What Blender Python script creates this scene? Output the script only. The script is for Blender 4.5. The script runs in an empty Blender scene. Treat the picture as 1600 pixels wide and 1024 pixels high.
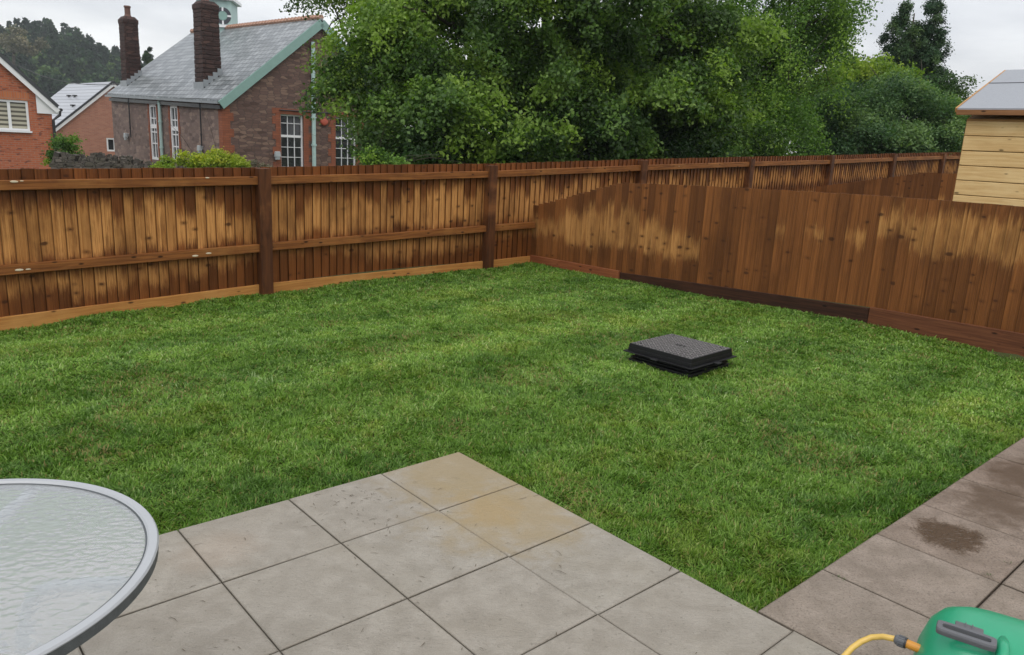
import bpy, math, random
import numpy as np
from math import radians as R, sin, cos, pi
from mathutils import Vector, Matrix
random.seed(7); rng = np.random.default_rng(11)
SC = bpy.context.scene

# ------------------------------------------------------------ camera
F, PITCH, ROLL, CH = 1189.96, 0.233204, 0.0512652, 1.48588
cam_d = bpy.data.cameras.new('camera'); cam = bpy.data.objects.new('camera', cam_d)
SC.collection.objects.link(cam); SC.camera = cam
_f = np.array([0, cos(PITCH), -sin(PITCH)]); _u0 = np.array([0, sin(PITCH), cos(PITCH)]); _r0 = np.array([1., 0, 0])
_r = _r0*cos(ROLL) + _u0*sin(ROLL); _u = -_r0*sin(ROLL) + _u0*cos(ROLL)
cam.matrix_world = Matrix(((_r[0], _u[0], -_f[0], 0), (_r[1], _u[1], -_f[1], 0), (_r[2], _u[2], -_f[2], CH), (0, 0, 0, 1)))
cam_d.sensor_width = 36; cam_d.lens = F/1600*36; cam_d.clip_start = .05; cam_d.clip_end = 3000

# ------------------------------------------------------------ sky, sun, exposure
SUN_EL, SUN_AZ = R(58), R(-140)          # azimuth from +Y towards +X
w = bpy.data.worlds.new('World'); SC.world = w; w.use_nodes = True
nt = w.node_tree; nt.nodes.clear()
def N(nt, typ, **kw):
    n = nt.nodes.new(typ)
    for k, v in kw.items():
        if k in ('inp',):
            for a, b in v.items(): n.inputs[a].default_value = b
        else: setattr(n, k, v)
    return n
wo = N(nt, 'ShaderNodeOutputWorld'); bg1 = N(nt, 'ShaderNodeBackground'); bg2 = N(nt, 'ShaderNodeBackground')
sky = N(nt, 'ShaderNodeTexSky', sky_type='NISHITA'); sky.sun_disc = False; sky.sun_elevation = SUN_EL; sky.sun_rotation = -SUN_AZ
bg1.inputs[1].default_value = .05; sky.dust_density = 6.; nt.links.new(sky.outputs[0], bg1.inputs[0])
tc = N(nt, 'ShaderNodeTexCoord'); mp = N(nt, 'ShaderNodeMapping'); mp.inputs['Scale'].default_value = (1.0, 1.0, 3.2); mp.inputs['Location'].default_value = (.6, .2, .35)
nt.links.new(tc.outputs['Generated'], mp.inputs[0])
nz = N(nt, 'ShaderNodeTexNoise', inp={'Scale': 2.6, 'Detail': 7, 'Roughness': .5, 'Distortion': .35}); nt.links.new(mp.outputs[0], nz.inputs[0])
cr = N(nt, 'ShaderNodeValToRGB'); nt.links.new(nz.outputs[0], cr.inputs[0])
cr.color_ramp.elements[0].position = .34; cr.color_ramp.elements[0].color = (.63, .64, .67, 1)
cr.color_ramp.elements[1].position = .60; cr.color_ramp.elements[1].color = (1.0, 1.0, 1.0, 1)
nt.links.new(cr.outputs[0], bg2.inputs[0]); bg2.inputs[1].default_value = .94
add = N(nt, 'ShaderNodeAddShader'); nt.links.new(bg1.outputs[0], add.inputs[0]); nt.links.new(bg2.outputs[0], add.inputs[1]); nt.links.new(add.outputs[0], wo.inputs[0])
sd = bpy.data.lights.new('sun', 'SUN'); sun = bpy.data.objects.new('sun', sd); SC.collection.objects.link(sun)
sd.energy = 1.15; sd.angle = R(38); sd.color = (1, .97, .92)
_s = Vector((sin(SUN_AZ)*cos(SUN_EL), cos(SUN_AZ)*cos(SUN_EL), sin(SUN_EL))); sun.rotation_euler = _s.to_track_quat('Z', 'Y').to_euler()
SC.view_settings.view_transform = 'Standard'; SC.view_settings.look = 'None'; SC.view_settings.exposure = 0.10; SC.view_settings.gamma = 1
SC.cycles.max_bounces = 6; SC.cycles.transparent_max_bounces = 6; SC.cycles.transmission_bounces = 6
SC.cycles.diffuse_bounces = 3; SC.cycles.glossy_bounces = 2; SC.cycles.use_denoising = True

# ------------------------------------------------------------ geometry helpers
def ray(x, y): return _r*(x-800)/F - _u*(y-512)/F + _f
def at(x, y, Y):
    d = ray(x, y); t = Y/d[1]; return np.array([d[0]*t, Y, CH+d[2]*t])
def onz(x, y, z=0.):
    d = ray(x, y); t = (z-CH)/d[2]; return np.array([d[0]*t, d[1]*t, z])
def hit(x, y, P0, L):
    d = ray(x, y); t, s = np.linalg.solve(np.array([[d[0], -L[0]], [d[1], -L[1]]]), np.array(P0[:2])); return s, CH+d[2]*t

ORG = {}
def tag(o, label=None, cat=None, group=None, kind=None):
    if label: o['label'] = label
    if cat: o['category'] = cat
    if group: o['group'] = group
    if kind: o['kind'] = kind
    return o
def thing(name, loc, label, cat, group=None):
    o = bpy.data.objects.new(name, None); SC.collection.objects.link(o); o.location = Vector(loc); ORG[o.name] = np.array(loc, float)
    o.empty_display_size = .2
    return tag(o, label, cat, group)

class MB:
    def __init__(s): s.v = []; s.f = []; s.at = {}
    def add(s, vs, fs, **at):
        b = len(s.v); s.v += [tuple(map(float, p)) for p in vs]; s.f += [tuple(b+i for i in f) for f in fs]
        for k, val in at.items():
            L = s.at.setdefault(k, []); L += [(0, 0, 0, 0)]*(b-len(L)); L += (list(val) if isinstance(val, list) else [val]*len(vs))
        return s
    def box(s, c, sz, ax=None, taper=1., **at):
        c = np.array(c, float); ax = np.eye(3) if ax is None else np.array(ax, float); vs = []
        for k in (-1, 1):
            t = taper if k == 1 else 1
            for i, j in ((-1, -1), (1, -1), (1, 1), (-1, 1)):
                vs.append(c + ax[0]*sz[0]/2*i*t + ax[1]*sz[1]/2*j*t + ax[2]*sz[2]/2*k)
        return s.add(vs, [(3, 2, 1, 0), (4, 5, 6, 7), (0, 1, 5, 4), (1, 2, 6, 5), (2, 3, 7, 6), (3, 0, 4, 7)], **at)
    def hexa(s, vs, **at): return s.add(vs, [(3, 2, 1, 0), (4, 5, 6, 7), (0, 1, 5, 4), (1, 2, 6, 5), (2, 3, 7, 6), (3, 0, 4, 7)], **at)
    def beam(s, a, b, wd, ht, up=(0, 0, 1), **at):
        a = np.array(a, float); b = np.array(b, float); d = b-a; L = np.linalg.norm(d); d /= L
        sd_ = np.cross(d, up); sd_ /= np.linalg.norm(sd_); u = np.cross(sd_, d)
        return s.box((a+b)/2, (L, wd, ht), (d, sd_, u), **at)
    def tube(s, pts, rad, n=8, caps=True):
        pts = [np.array(p, float) for p in pts]; m = len(pts); rad = [rad]*m if not hasattr(rad, '__len__') else rad
        vs = []; fs = []; ref = None
        for i, p in enumerate(pts):
            d = pts[min(i+1, m-1)]-pts[max(i-1, 0)]; d = d/(np.linalg.norm(d)+1e-9)
            if ref is None: ref = np.array([0, 0, 1.]) if abs(d[2]) < .9 else np.array([1., 0, 0])
            a = np.cross(d, ref); a /= np.linalg.norm(a)+1e-9; b = np.cross(d, a); ref = -b if False else ref
            for k in range(n): t = 2*pi*k/n; vs.append(p+(a*cos(t)+b*sin(t))*rad[i])
        for i in range(m-1):
            for k in range(n): fs.append((i*n+k, i*n+(k+1) % n, (i+1)*n+(k+1) % n, (i+1)*n+k))
        if caps: fs.append(tuple(range(n))[::-1]); fs.append(tuple((m-1)*n+k for k in range(n)))
        return s.add(vs, fs)
    def lathe(s, c, prof, n=24, ax=None):
        c = np.array(c, float); ax = np.eye(3) if ax is None else np.array(ax, float); vs = []; fs = []; m = len(prof)
        for (r_, z) in prof:
            for k in range(n): t = 2*pi*k/n; vs.append(c+ax[0]*r_*cos(t)+ax[1]*r_*sin(t)+ax[2]*z)
        for i in range(m-1):
            for k in range(n): fs.append((i*n+k, i*n+(k+1) % n, (i+1)*n+(k+1) % n, (i+1)*n+k))
        fs.append(tuple(range(n))[::-1]); fs.append(tuple((m-1)*n+k for k in range(n)))
        return s.add(vs, fs)
    def prism(s, poly, off):
        n = len(poly); poly = [np.array(p, float) for p in poly]; off = np.array(off, float)
        return s.add(poly+[p+off for p in poly], [tuple(range(n))[::-1], tuple(range(n, 2*n))]+[(i, (i+1) % n, n+(i+1) % n, n+i) for i in range(n)])
    def build(s, name, mat, parent=None, origin=None, smooth=False, bevel=0, uv=True):
        me = bpy.data.meshes.new(name); o = bpy.data.objects.new(name, me); SC.collection.objects.link(o)
        if parent is not None:
            o.parent = parent; org = ORG[parent.name]
        else:
            org = np.array(origin if origin is not None else (0, 0, 0), float); o.location = Vector(org)
        ORG[o.name] = org
        V = np.array(s.v)-org
        me.from_pydata(V.tolist(), [], s.f); me.materials.append(mat)
        for k, L in s.at.items():
            L += [(0, 0, 0, 0)]*(len(s.v)-len(L)); a = me.attributes.new(k, 'FLOAT_COLOR', 'POINT'); a.data.foreach_set('color', np.array(L, dtype=np.float32).ravel())
        if uv:
            ul = me.uv_layers.new(name='UVMap'); buf = np.zeros((len(me.loops), 2), np.float32)
            for p in me.polygons:
                n = p.normal; t = Vector((0, 0, 1)).cross(n)
                t = t.normalized() if t.length > 1e-3 else Vector((1, 0, 0)); b = n.cross(t)
                for li in p.loop_indices:
                    c = Vector(s.v[me.loops[li].vertex_index]); buf[li] = (c.dot(t), c.dot(b))
            ul.data.foreach_set('uv', buf.ravel())
        if smooth: me.polygons.foreach_set('use_smooth', [True]*len(me.polygons))
        if bevel:
            m = o.modifiers.new('bevel', 'BEVEL'); m.width = bevel; m.segments = 2; m.limit_method = 'ANGLE'
        return o

def raw_mesh(name, V, nper, faces_per, mat, attrs, origin=(0, 0, 0), parent=None, smooth=False):
    """V (n, nper, 3) identical little elements; faces_per: faces of one element"""
    n = V.shape[0]; me = bpy.data.meshes.new(name)
    org = ORG[parent.name] if parent is not None else np.array(origin, float)
    me.vertices.add(n*nper); me.vertices.foreach_set('co', (V.reshape(-1, 3)-org).astype(np.float32).ravel())
    li = np.concatenate([np.array(f) for f in faces_per]); tot = np.array([len(f) for f in faces_per])
    idx = (np.arange(n)[:, None]*nper+li[None]).ravel(); tots = np.tile(tot, n); st = np.concatenate([[0], np.cumsum(tots)[:-1]])
    me.loops.add(len(idx)); me.loops.foreach_set('vertex_index', idx.astype(np.int32))
    me.polygons.add(len(tots)); me.polygons.foreach_set('loop_start', st.astype(np.int32))
    if smooth: me.polygons.foreach_set('use_smooth', np.ones(len(tots), bool))
    me.update(calc_edges=True); me.materials.append(mat)
    for k, a in attrs.items():
        t = me.attributes.new(k, 'FLOAT_COLOR', 'POINT'); t.data.foreach_set('color', np.repeat(a.astype(np.float32), nper, axis=0).ravel())
    o = bpy.data.objects.new(name, me); SC.collection.objects.link(o); ORG[o.name] = org
    if parent is not None: o.parent = parent
    else: o.location = Vector(org)
    return o

# ------------------------------------------------------------ materials
class Mt:
    def __init__(s, name, rough=.6, spec=.5):
        s.m = bpy.data.materials.new(name); s.m.use_nodes = True; s.t = s.m.node_tree; s.b = s.t.nodes['Principled BSDF']
        s.b.inputs['Roughness'].default_value = rough; s.b.inputs['Specular IOR Level'].default_value = spec
    def n(s, typ, **kw): return N(s.t, typ, **kw)
    def l(s, a, b): s.t.links.new(a, b)
    def put(s, sock, v):
        if hasattr(v, 'is_linked') or hasattr(v, 'links'): s.l(v, sock)
        else: sock.default_value = v
    def math(s, op, a, b=0., c=None, clamp=False):
        n = s.n('ShaderNodeMath', operation=op, use_clamp=clamp); s.put(n.inputs[0], a); s.put(n.inputs[1], b)
        if c is not None: s.put(n.inputs[2], c)
        return n.outputs[0]
    def mix(s, f, a, b, mode='MIX'):
        n = s.n('ShaderNodeMix', data_type='RGBA', blend_type=mode); s.put(n.inputs[0], f)
        for q, v in ((6, a), (7, b)):
            s.put(n.inputs[q], v if not isinstance(v, tuple) else tuple(v)+(1,)*(4-len(v)))
        return n.outputs[2]
    def step(s, v, lo, hi):
        n = s.n('ShaderNodeMapRange', interpolation_type='SMOOTHSTEP'); s.put(n.inputs[0], v); s.put(n.inputs[1], lo); s.put(n.inputs[2], hi); return n.outputs[0]
    def coord(s, kind='Object', scale=(1, 1, 1), loc=(0, 0, 0), rot=(0, 0, 0)):
        tc = s.n('ShaderNodeTexCoord'); m = s.n('ShaderNodeMapping'); m.inputs['Scale'].default_value = scale; m.inputs['Location'].default_value = loc; m.inputs['Rotation'].default_value = rot
        s.l(tc.outputs[kind], m.inputs[0]); return m.outputs[0]
    def noise(s, vec=None, scale=5, detail=4, rough=.5, dist=0, col=False):
        n = s.n('ShaderNodeTexNoise', inp={'Scale': scale, 'Detail': detail, 'Roughness': rough, 'Distortion': dist})
        if vec is not None: s.l(vec, n.inputs[0])
        return n.outputs[1 if col else 0]
    def ramp(s, v, stops):
        n = s.n('ShaderNodeValToRGB'); s.l(v, n.inputs[0]); e = n.color_ramp.elements
        while len(e) < len(stops): e.new(.5)
        for q, (p, c) in zip(e, stops): q.position = p; q.color = tuple(c)+(1,)*(4-len(c))
        return n.outputs[0]
    def attr(s, name):
        a = s.n('ShaderNodeAttribute', attribute_name=name); x = s.n('ShaderNodeSeparateColor'); s.l(a.outputs['Color'], x.inputs[0]); return x.outputs[0], x.outputs[1], x.outputs[2], a.outputs['Alpha']
    def vec(s, x, y, z):
        n = s.n('ShaderNodeCombineXYZ'); s.put(n.inputs[0], x); s.put(n.inputs[1], y); s.put(n.inputs[2], z); return n.outputs[0]
    def bump(s, h, strength=.3, dist=.01):
        n = s.n('ShaderNodeBump'); n.inputs['Strength'].default_value = strength; n.inputs['Distance'].default_value = dist; s.l(h, n.inputs['Height']); s.l(n.outputs[0], s.b.inputs['Normal'])
    def color(s, c): s.put(s.b.inputs['Base Color'], c if not isinstance(c, tuple) else tuple(c)+(1,)*(4-len(c)))
    def rough(s, v): s.put(s.b.inputs['Roughness'], v)

def simple(name, c, rough=.5, var=.18, sc=6, metal=0, bump=0.1, spec=.5):
    m = Mt(name, rough, spec); v = m.coord(); nz = m.noise(v, sc, 5, .6)
    m.color(m.mix(nz, tuple(x*(1-var*1.6) for x in c), tuple(min(1, x*(1+var)) for x in c)))
    m.rough(m.math('ADD', m.math('MULTIPLY', m.noise(v, sc*2.3, 4), .25), rough-.12))
    m.b.inputs['Metallic'].default_value = metal
    if bump: m.bump(m.noise(v, sc*8, 4), bump, .01)
    return m.m

def board_mat(name, wetA, wetB, dryA, dryB, spec=.18, knots=.90):
    m = Mt(name, .5, spec)
    r, r2, z1, z2 = m.attr('pa'); z3, z4, x, z = m.attr('pb')
    gv = m.vec(m.math('MULTIPLY', x, 2.6), m.math('ADD', m.math('MULTIPLY', z, .55), m.math('MULTIPLY', r, 37.)), m.math('MULTIPLY', r2, 91.))
    grain = m.noise(gv, 2.4, 6, .62, .6)
    gf = m.noise(m.vec(m.math('MULTIPLY', x, 9.), m.math('ADD', m.math('MULTIPLY', z, 1.), m.math('MULTIPLY', r, 17.)), m.math('MULTIPLY', r2, 11.)), 3., 4, .6)
    edge = m.noise(m.vec(m.math('ADD', m.math('MULTIPLY', x, 1.1), m.math('MULTIPLY', r, 60.)), m.math('MULTIPLY', z, 3.), r2), 1.4, 4, .6)
    ed = m.math('MULTIPLY', m.math('SUBTRACT', edge, .5), .22)
    fst = m.noise(m.vec(m.math('ADD', m.math('MULTIPLY', x, 4.), m.math('MULTIPLY', r, 60.)), m.math('MULTIPLY', z, 5.), r2), 1.6, 4, .65)
    zz = m.math('ADD', m.math('ADD', z, ed), m.math('MULTIPLY', m.math('SUBTRACT', fst, .5), .24))
    pk = m.math('MULTIPLY', m.math('POWER', m.math('ABSOLUTE', x), 1.6), .05)   # wet tongues hang lowest down the middle of a board
    def zone(a, b):
        return m.math('MULTIPLY', m.step(zz, m.math('SUBTRACT', a, .04), m.math('ADD', a, .09)), m.math('SUBTRACT', 1., m.step(m.math('SUBTRACT', zz, pk), m.math('SUBTRACT', b, .15), m.math('ADD', b, .01))))
    dry = m.math('MAXIMUM', zone(z1, z2), m.math('MULTIPLY', zone(z3, z4), .8), clamp=True)
    dry = m.math('MULTIPLY', dry, m.math('SUBTRACT', 1., m.math('MULTIPLY', m.step(m.noise(m.vec(m.math('ADD', x, m.math('MULTIPLY', r, 31.)), m.math('MULTIPLY', z, 2.2), r2), 1.3, 4, .6), .5, .68), .55)))
    cw = m.mix(m.step(grain, .3, .7), wetA, wetB); cd = m.mix(m.step(grain, .32, .68), dryA, dryB)
    cw = m.mix(m.math('MULTIPLY', m.math('POWER', r, 1.5), .65), cw, tuple(a*.5 for a in wetA)); cd = m.mix(m.math('MULTIPLY', r2, .5), cd, tuple(a*.62 for a in dryA))
    c = m.mix(dry, cw, cd)
    # knots, with a darker halo
    gx, gy, gz, ga = m.attr('pc')      # metres along fence, height, board id, -
    kv = m.vec(m.math('DIVIDE', gx, .105), m.math('ADD', m.math('DIVIDE', gy, .062), m.math('MULTIPLY', m.noise(m.vec(m.math('MULTIPLY', gx, .9), 0., gz), 1., 1), 3.)), gz)
    vo = m.n('ShaderNodeTexVoronoi', voronoi_dimensions='2D', inp={'Scale': 1., 'Randomness': .75}); m.l(kv, vo.inputs[0])
    sc_ = m.n('ShaderNodeSeparateColor'); m.l(vo.outputs['Color'], sc_.inputs[0])
    on = m.step(sc_.outputs[0], knots, knots+.02)
    sz = m.math('ADD', .08, m.math('MULTIPLY', m.math('POWER', sc_.outputs[1], 2.), .28))
    k = m.math('MULTIPLY', on, m.math('SUBTRACT', 1., m.step(vo.outputs['Distance'], m.math('MULTIPLY', sz, .55), sz)))
    halo = m.math('MULTIPLY', on, m.math('SUBTRACT', 1., m.step(vo.outputs['Distance'], .08, .5)))
    c = m.mix(m.math('MULTIPLY', halo, .6), c, tuple(a*.75 for a in wetA)); c = m.mix(m.math('MULTIPLY', k, .62), c, (.025, .011, .006))
    c = m.mix(m.math('MULTIPLY', m.step(gf, .52, .70), .5), c, tuple(a*.5 for a in wetA)); sm = m.noise(m.vec(m.math('MULTIPLY', gx, 2.), m.math('MULTIPLY', gy, .9), 3.), 1.2, 5, .65); c = m.mix(m.math('MULTIPLY', m.step(sm, .42, .68), .5), c, tuple(a*.45 for a in wetA))
    eg = m.math('MAXIMUM', m.step(x, .84, 1.), m.step(x, -.90, -1.)); c = m.mix(m.math('MULTIPLY', eg, .6), c, tuple(a*.3 for a in wetA))  # shadow and dirt line at the board overlaps, painted into the colour
    m.color(c); m.rough(m.math('ADD', .55, m.math('MULTIPLY', dry, .25)))
    m.bump(m.math('ADD', grain, m.math('MULTIPLY', gf, .5)), .35, .004)
    return m.m

def rail_mat(name, cA, cB, cdry, dryamt=.5, rot=0):
    m = Mt(name, .6, .2); r, r2, a, b = m.attr('pa'); _, _, x, z = m.attr('pb')
    v = m.vec(m.math('MULTIPLY', x, 1.), m.math('MULTIPLY', z, 22.), m.math('MULTIPLY', r, 40.))
    g = m.noise(v, 2.6, 5, .6, .5); big = m.noise(m.vec(m.math('MULTIPLY', x, 1.3), m.math('MULTIPLY', z, 2.), r), 1.6, 4, .6)
    c = m.mix(m.step(g, .3, .7), cA, cB); c = m.mix(m.math('MULTIPLY', m.step(big, .48, .68), dryamt), c, cdry)
    vo = m.n('ShaderNodeTexVoronoi', inp={'Scale': 1., 'Randomness': 1.}); m.l(m.vec(m.math('MULTIPLY', x, 5.), m.math('MULTIPLY', z, 13.), r), vo.inputs[0])
    c = m.mix(m.math('SUBTRACT', 1., m.step(vo.outputs['Distance'], .07, .17)), c, tuple(a*.3 for a in cA))
    m.color(c); m.bump(g, .3, .004); return m.m

def brick_mat(name, c1, c2, mortar, bw=.225, bh=.075, ms=.012, dark=None, rough=.8, spec=.25, patch=0.3):
    m = Mt(name, rough, spec); v = m.coord('UV')
    b = m.n('ShaderNodeTexBrick', inp={'Scale': 1., 'Mortar Size': ms, 'Mortar Smooth': .3, 'Bias': -.1, 'Brick Width': bw, 'Row Height': bh})
    m.l(v, b.inputs[0]); b.inputs['Color1'].default_value = c1+(1,); b.inputs['Color2'].default_value = c2+(1,); b.inputs['Mortar'].default_value = mortar+(1,)
    c = b.outputs[0]; nz = m.noise(v, 1.3, 5, .6); c = m.mix(m.math('MULTIPLY', m.step(nz, .35, .75), patch), c, tuple(x*.55 for x in c1))
    if dark:   # scattered darker headers
        nn = m.noise(m.coord('UV', (1/bw*.9, 1/bh*.9, 1)), 1., 1, .5); c = m.mix(m.math('MULTIPLY', m.step(nn, .62, .66), .75), c, dark)
    m.color(c); m.bump(m.math('SUBTRACT', m.math('MULTIPLY', m.noise(v, 30, 3), .3), b.outputs[1]), .5, .01); return m.m

def stone_mat(name, cols, mortar, sx=.34, sy=.12, scale=1.):
    m = Mt(name, .75, .3); v = m.coord('UV'); w_ = m.noise(v, 3., 2, .5, 0, True)
    va = m.n('ShaderNodeVectorMath', operation='MULTIPLY_ADD'); m.l(w_, va.inputs[0]); va.inputs[1].default_value = (.09, .05, 0); m.l(v, va.inputs[2])
    ms_ = m.n('ShaderNodeMapping'); ms_.inputs['Scale'].default_value = (1/sx, 1/sy, 1); m.l(va.outputs[0], ms_.inputs[0])
    vo = m.n('ShaderNodeTexVoronoi', voronoi_dimensions='2D', inp={'Scale': scale, 'Randomness': .8}); m.l(ms_.outputs[0], vo.inputs[0])
    ve = m.n('ShaderNodeTexVoronoi', voronoi_dimensions='2D', feature='DISTANCE_TO_EDGE', inp={'Scale': scale, 'Randomness': .8}); m.l(ms_.outputs[0], ve.inputs[0])
    s = m.n('ShaderNodeSeparateColor'); m.l(vo.outputs['Color'], s.inputs[0])
    c = m.ramp(s.outputs[0], [(i/(len(cols)-1), q) for i, q in enumerate(cols)])
    c = m.mix(m.math('MULTIPLY', m.noise(v, 14., 4, .6), .4), c, tuple(x*.4 for x in cols[0]))
    e = m.step(ve.outputs[0], .02, .09); c = m.mix(e, mortar, c); m.color(c); m.bump(m.math('ADD', e, m.math('MULTIPLY', m.noise(v, 25, 3), .4)), .6, .02); return m.m

def slate_mat(name, ca, cb, cw, rh, bw, rough, ln=.3):
    m = Mt(name, rough, .5); v = m.coord('UV')
    b = m.n('ShaderNodeTexBrick', inp={'Scale': 1., 'Mortar Size': .022, 'Mortar Smooth': .1, 'Bias': 0., 'Brick Width': bw, 'Row Height': rh}); m.l(v, b.inputs[0])
    b.inputs['Color1'].default_value = ca+(1,); b.inputs['Color2'].default_value = cb+(1,); b.inputs['Mortar'].default_value = tuple(x*ln for x in ca)+(1,)
    c = m.mix(m.math('MULTIPLY', m.step(m.noise(v, 1.1, 5, .65), .4, .75), .5), b.outputs[0], cw); m.color(c)
    sp = m.n('ShaderNodeSeparateXYZ'); m.l(v, sp.inputs[0]); saw = m.math('FRACT', m.math('DIVIDE', sp.outputs[1], rh))
    m.bump(m.math('SUBTRACT', 1., saw), .6, .02); return m.m

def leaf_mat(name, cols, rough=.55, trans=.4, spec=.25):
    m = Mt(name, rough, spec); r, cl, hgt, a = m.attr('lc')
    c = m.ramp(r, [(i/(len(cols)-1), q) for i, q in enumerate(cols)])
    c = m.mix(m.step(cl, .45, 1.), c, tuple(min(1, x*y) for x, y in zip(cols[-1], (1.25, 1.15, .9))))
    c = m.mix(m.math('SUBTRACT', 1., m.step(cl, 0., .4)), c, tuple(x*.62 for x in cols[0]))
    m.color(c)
    tr = m.n('ShaderNodeBsdfTranslucent'); m.l(m.mix(1., c, (1.1, 1.25, .5), 'MULTIPLY'), tr.inputs[0])
    mx = m.n('ShaderNodeMixShader'); mx.inputs[0].default_value = trans; m.l(m.b.outputs[0], mx.inputs[1]); m.l(tr.outputs[0], mx.inputs[2])
    m.l(mx.outputs[0], m.t.nodes['Material Output'].inputs[0]); return m.m

M = {}
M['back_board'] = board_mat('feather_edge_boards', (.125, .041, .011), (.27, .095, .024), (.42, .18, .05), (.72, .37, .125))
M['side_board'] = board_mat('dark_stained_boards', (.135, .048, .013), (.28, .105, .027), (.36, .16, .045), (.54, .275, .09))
M['rail'] = rail_mat('wet_arris_rail', (.12, .042, .011), (.26, .10, .026), (.36, .17, .05), .35)
M['post'] = rail_mat('wet_post', (.045, .017, .007), (.11, .040, .014), (.26, .105, .035), .7)
M['gravel'] = rail_mat('pale_gravel_board', (.34, .145, .040), (.46, .225, .062), (.52, .28, .09), .5)
M['gravel_red'] = rail_mat('reddish_gravel_board', (.15, .045, .017), (.25, .085, .033), (.30, .12, .05), .3)
M['gravel_brown'] = rail_mat('brown_gravel_board', (.085, .030, .013), (.16, .060, .026), (.19, .08, .036), .3)
M['gravel_dark'] = rail_mat('black_wet_gravel_board', (.022, .010, .006), (.055, .022, .011), (.09, .035, .018), .3)
M['smear'] = simple('cream_scar', (.62, .55, .40), .6)
M['shed_board'] = rail_mat('pale_shiplap', (.56, .36, .15), (.70, .50, .235), (.76, .57, .29), .5)
M['shed_trim'] = rail_mat('shed_trim', (.33, .17, .06), (.48, .27, .10), (.5, .3, .13), .4)
M['fascia'] = rail_mat('shed_fascia', (.16, .07, .03), (.27, .13, .05), (.3, .15, .07), .4)
M['felt'] = simple('grey_roofing_felt', (.27, .29, .32), .5, .08, 30, bump=.3)
M['brick_red'] = brick_mat('orange_red_brick', (.46, .135, .062), (.37, .10, .048), (.36, .20, .14), dark=(.13, .055, .045))
M['brick_soldier'] = brick_mat('orange_soldier_course', (.52, .18, .07), (.44, .13, .055), (.36, .20, .14), .075, .25)
M['brick_pink'] = brick_mat('buff_pink_brick', (.45, .21, .14), (.36, .155, .105), (.36, .26, .21), ms=.008, patch=.15)
M['quoin'] = brick_mat('terracotta_quoins', (.29, .10, .052), (.22, .075, .042), (.17, .075, .048), .3, .09, .008)
M['stone'] = stone_mat('purple_grey_rubble', [(.10, .062, .052), (.18, .112, .090), (.13, .082, .072), (.28, .185, .14), (.16, .10, .085)], (.09, .066, .056), .30, .10)
M['stone_pale'] = stone_mat('pale_rubble', [(.14, .10, .09), (.25, .18, .155), (.19, .135, .12), (.34, .25, .205), (.17, .12, .105)], (.17, .13, .115), .3, .14)
M['stone_dark'] = stone_mat('sooty_chimney_stone', [(.035, .02, .018), (.075, .04, .034), (.05, .028, .025), (.11, .06, .048)], (.022, .016, .014), .34, .16)
M['ruin'] = stone_mat('mossy_wall_stone', [(.045, .04, .035), (.11, .095, .08), (.07, .065, .045), (.16, .14, .12)], (.03, .028, .02), .25, .09)
M['slate'] = slate_mat('wet_welsh_slate', (.15, .17, .18), (.30, .325, .34), (.10, .115, .115), .30, .34, .33)
M['tile_pale'] = slate_mat('wet_grey_interlocking_tile', (.36, .38, .41), (.40, .42, .45), (.32, .34, .37), .33, 40., .3, .18)
M['tile_dark'] = simple('dark_verge_tile', (.05, .055, .062), .4)
M['ridge'] = simple('terracotta_ridge', (.42, .25, .18), .7)
M['white'] = simple('white_upvc', (.78, .80, .82), .35, .05, 5, bump=0)
M['teal'] = simple('pale_teal_paint', (.23, .38, .345), .45, .1)
M['teal_light'] = simple('weathered_teal_paint', (.40, .56, .54), .5, .12)
M['lead'] = simple('lead_flashing', (.26, .29, .31), .4)
M['black'] = simple('black_gutter', (.02, .022, .026), .35)
M['pot'] = simple('terracotta_pot', (.13, .065, .048), .7)
M['clock_ring'] = simple('grey_clock_ring', (.05, .055, .07), .5, .1)
M['grey_lamp'] = simple('grey_floodlight', (.38, .42, .44), .4)
M['alarm'] = simple('red_bell_box', (.46, .10, .06), .45)
gm = Mt('dark_window_glass', .06, .8); gm.color(gm.mix(gm.noise(gm.coord('UV'), 2., 2), (.010, .012, .014), (.03, .035, .04))); M['glass'] = gm.m
bm_ = Mt('zebra_blind_behind_glass', .25, .6); _v = bm_.n('ShaderNodeSeparateXYZ'); bm_.l(bm_.coord('UV'), _v.inputs[0])
bm_.color(bm_.mix(bm_.step(bm_.math('PINGPONG', _v.outputs[1], .075), .03, .04), (.10, .095, .075), (.45, .43, .34))); M['blind'] = bm_.m
M['bark'] = simple('bark', (.075, .06, .045), .85, .4, 12, bump=.5)
M['leaf_maple'] = leaf_mat('field_maple_leaves', [(.050, .105, .028), (.090, .175, .038), (.18, .30, .065)], .5, .42, .3)
M['leaf_spray'] = leaf_mat('bright_spring_leaves', [(.06, .12, .03), (.11, .19, .045), (.17, .27, .06)])
M['leaf_birch'] = leaf_mat('birch_leaves', [(.06, .14, .03), (.11, .22, .04), (.18, .31, .06)])
M['leaf_willow'] = leaf_mat('sallow_leaves', [(.045, .11, .045), (.085, .17, .07), (.15, .25, .11)])
M['leaf_olive'] = leaf_mat('olive_leaves', [(.11, .19, .025), (.17, .27, .035), (.24, .34, .05)])
M['leaf_conifer'] = leaf_mat('conifer_sprays', [(.022, .060, .030), (.038, .088, .038), (.07, .13, .05)], trans=.15)
M['leaf_dark'] = leaf_mat('dark_hedge_leaves', [(.022, .055, .018), (.038, .085, .025), (.07, .13, .036)])
M['leaf_gold'] = leaf_mat('golden_shrub_leaves', [(.17, .25, .03), (.26, .34, .04), (.34, .40, .06)])
M['leaf_wood'] = leaf_mat('hillside_leaves', [(.022, .050, .028), (.040, .085, .036), (.085, .145, .045)], .7, .2, .1)
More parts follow.
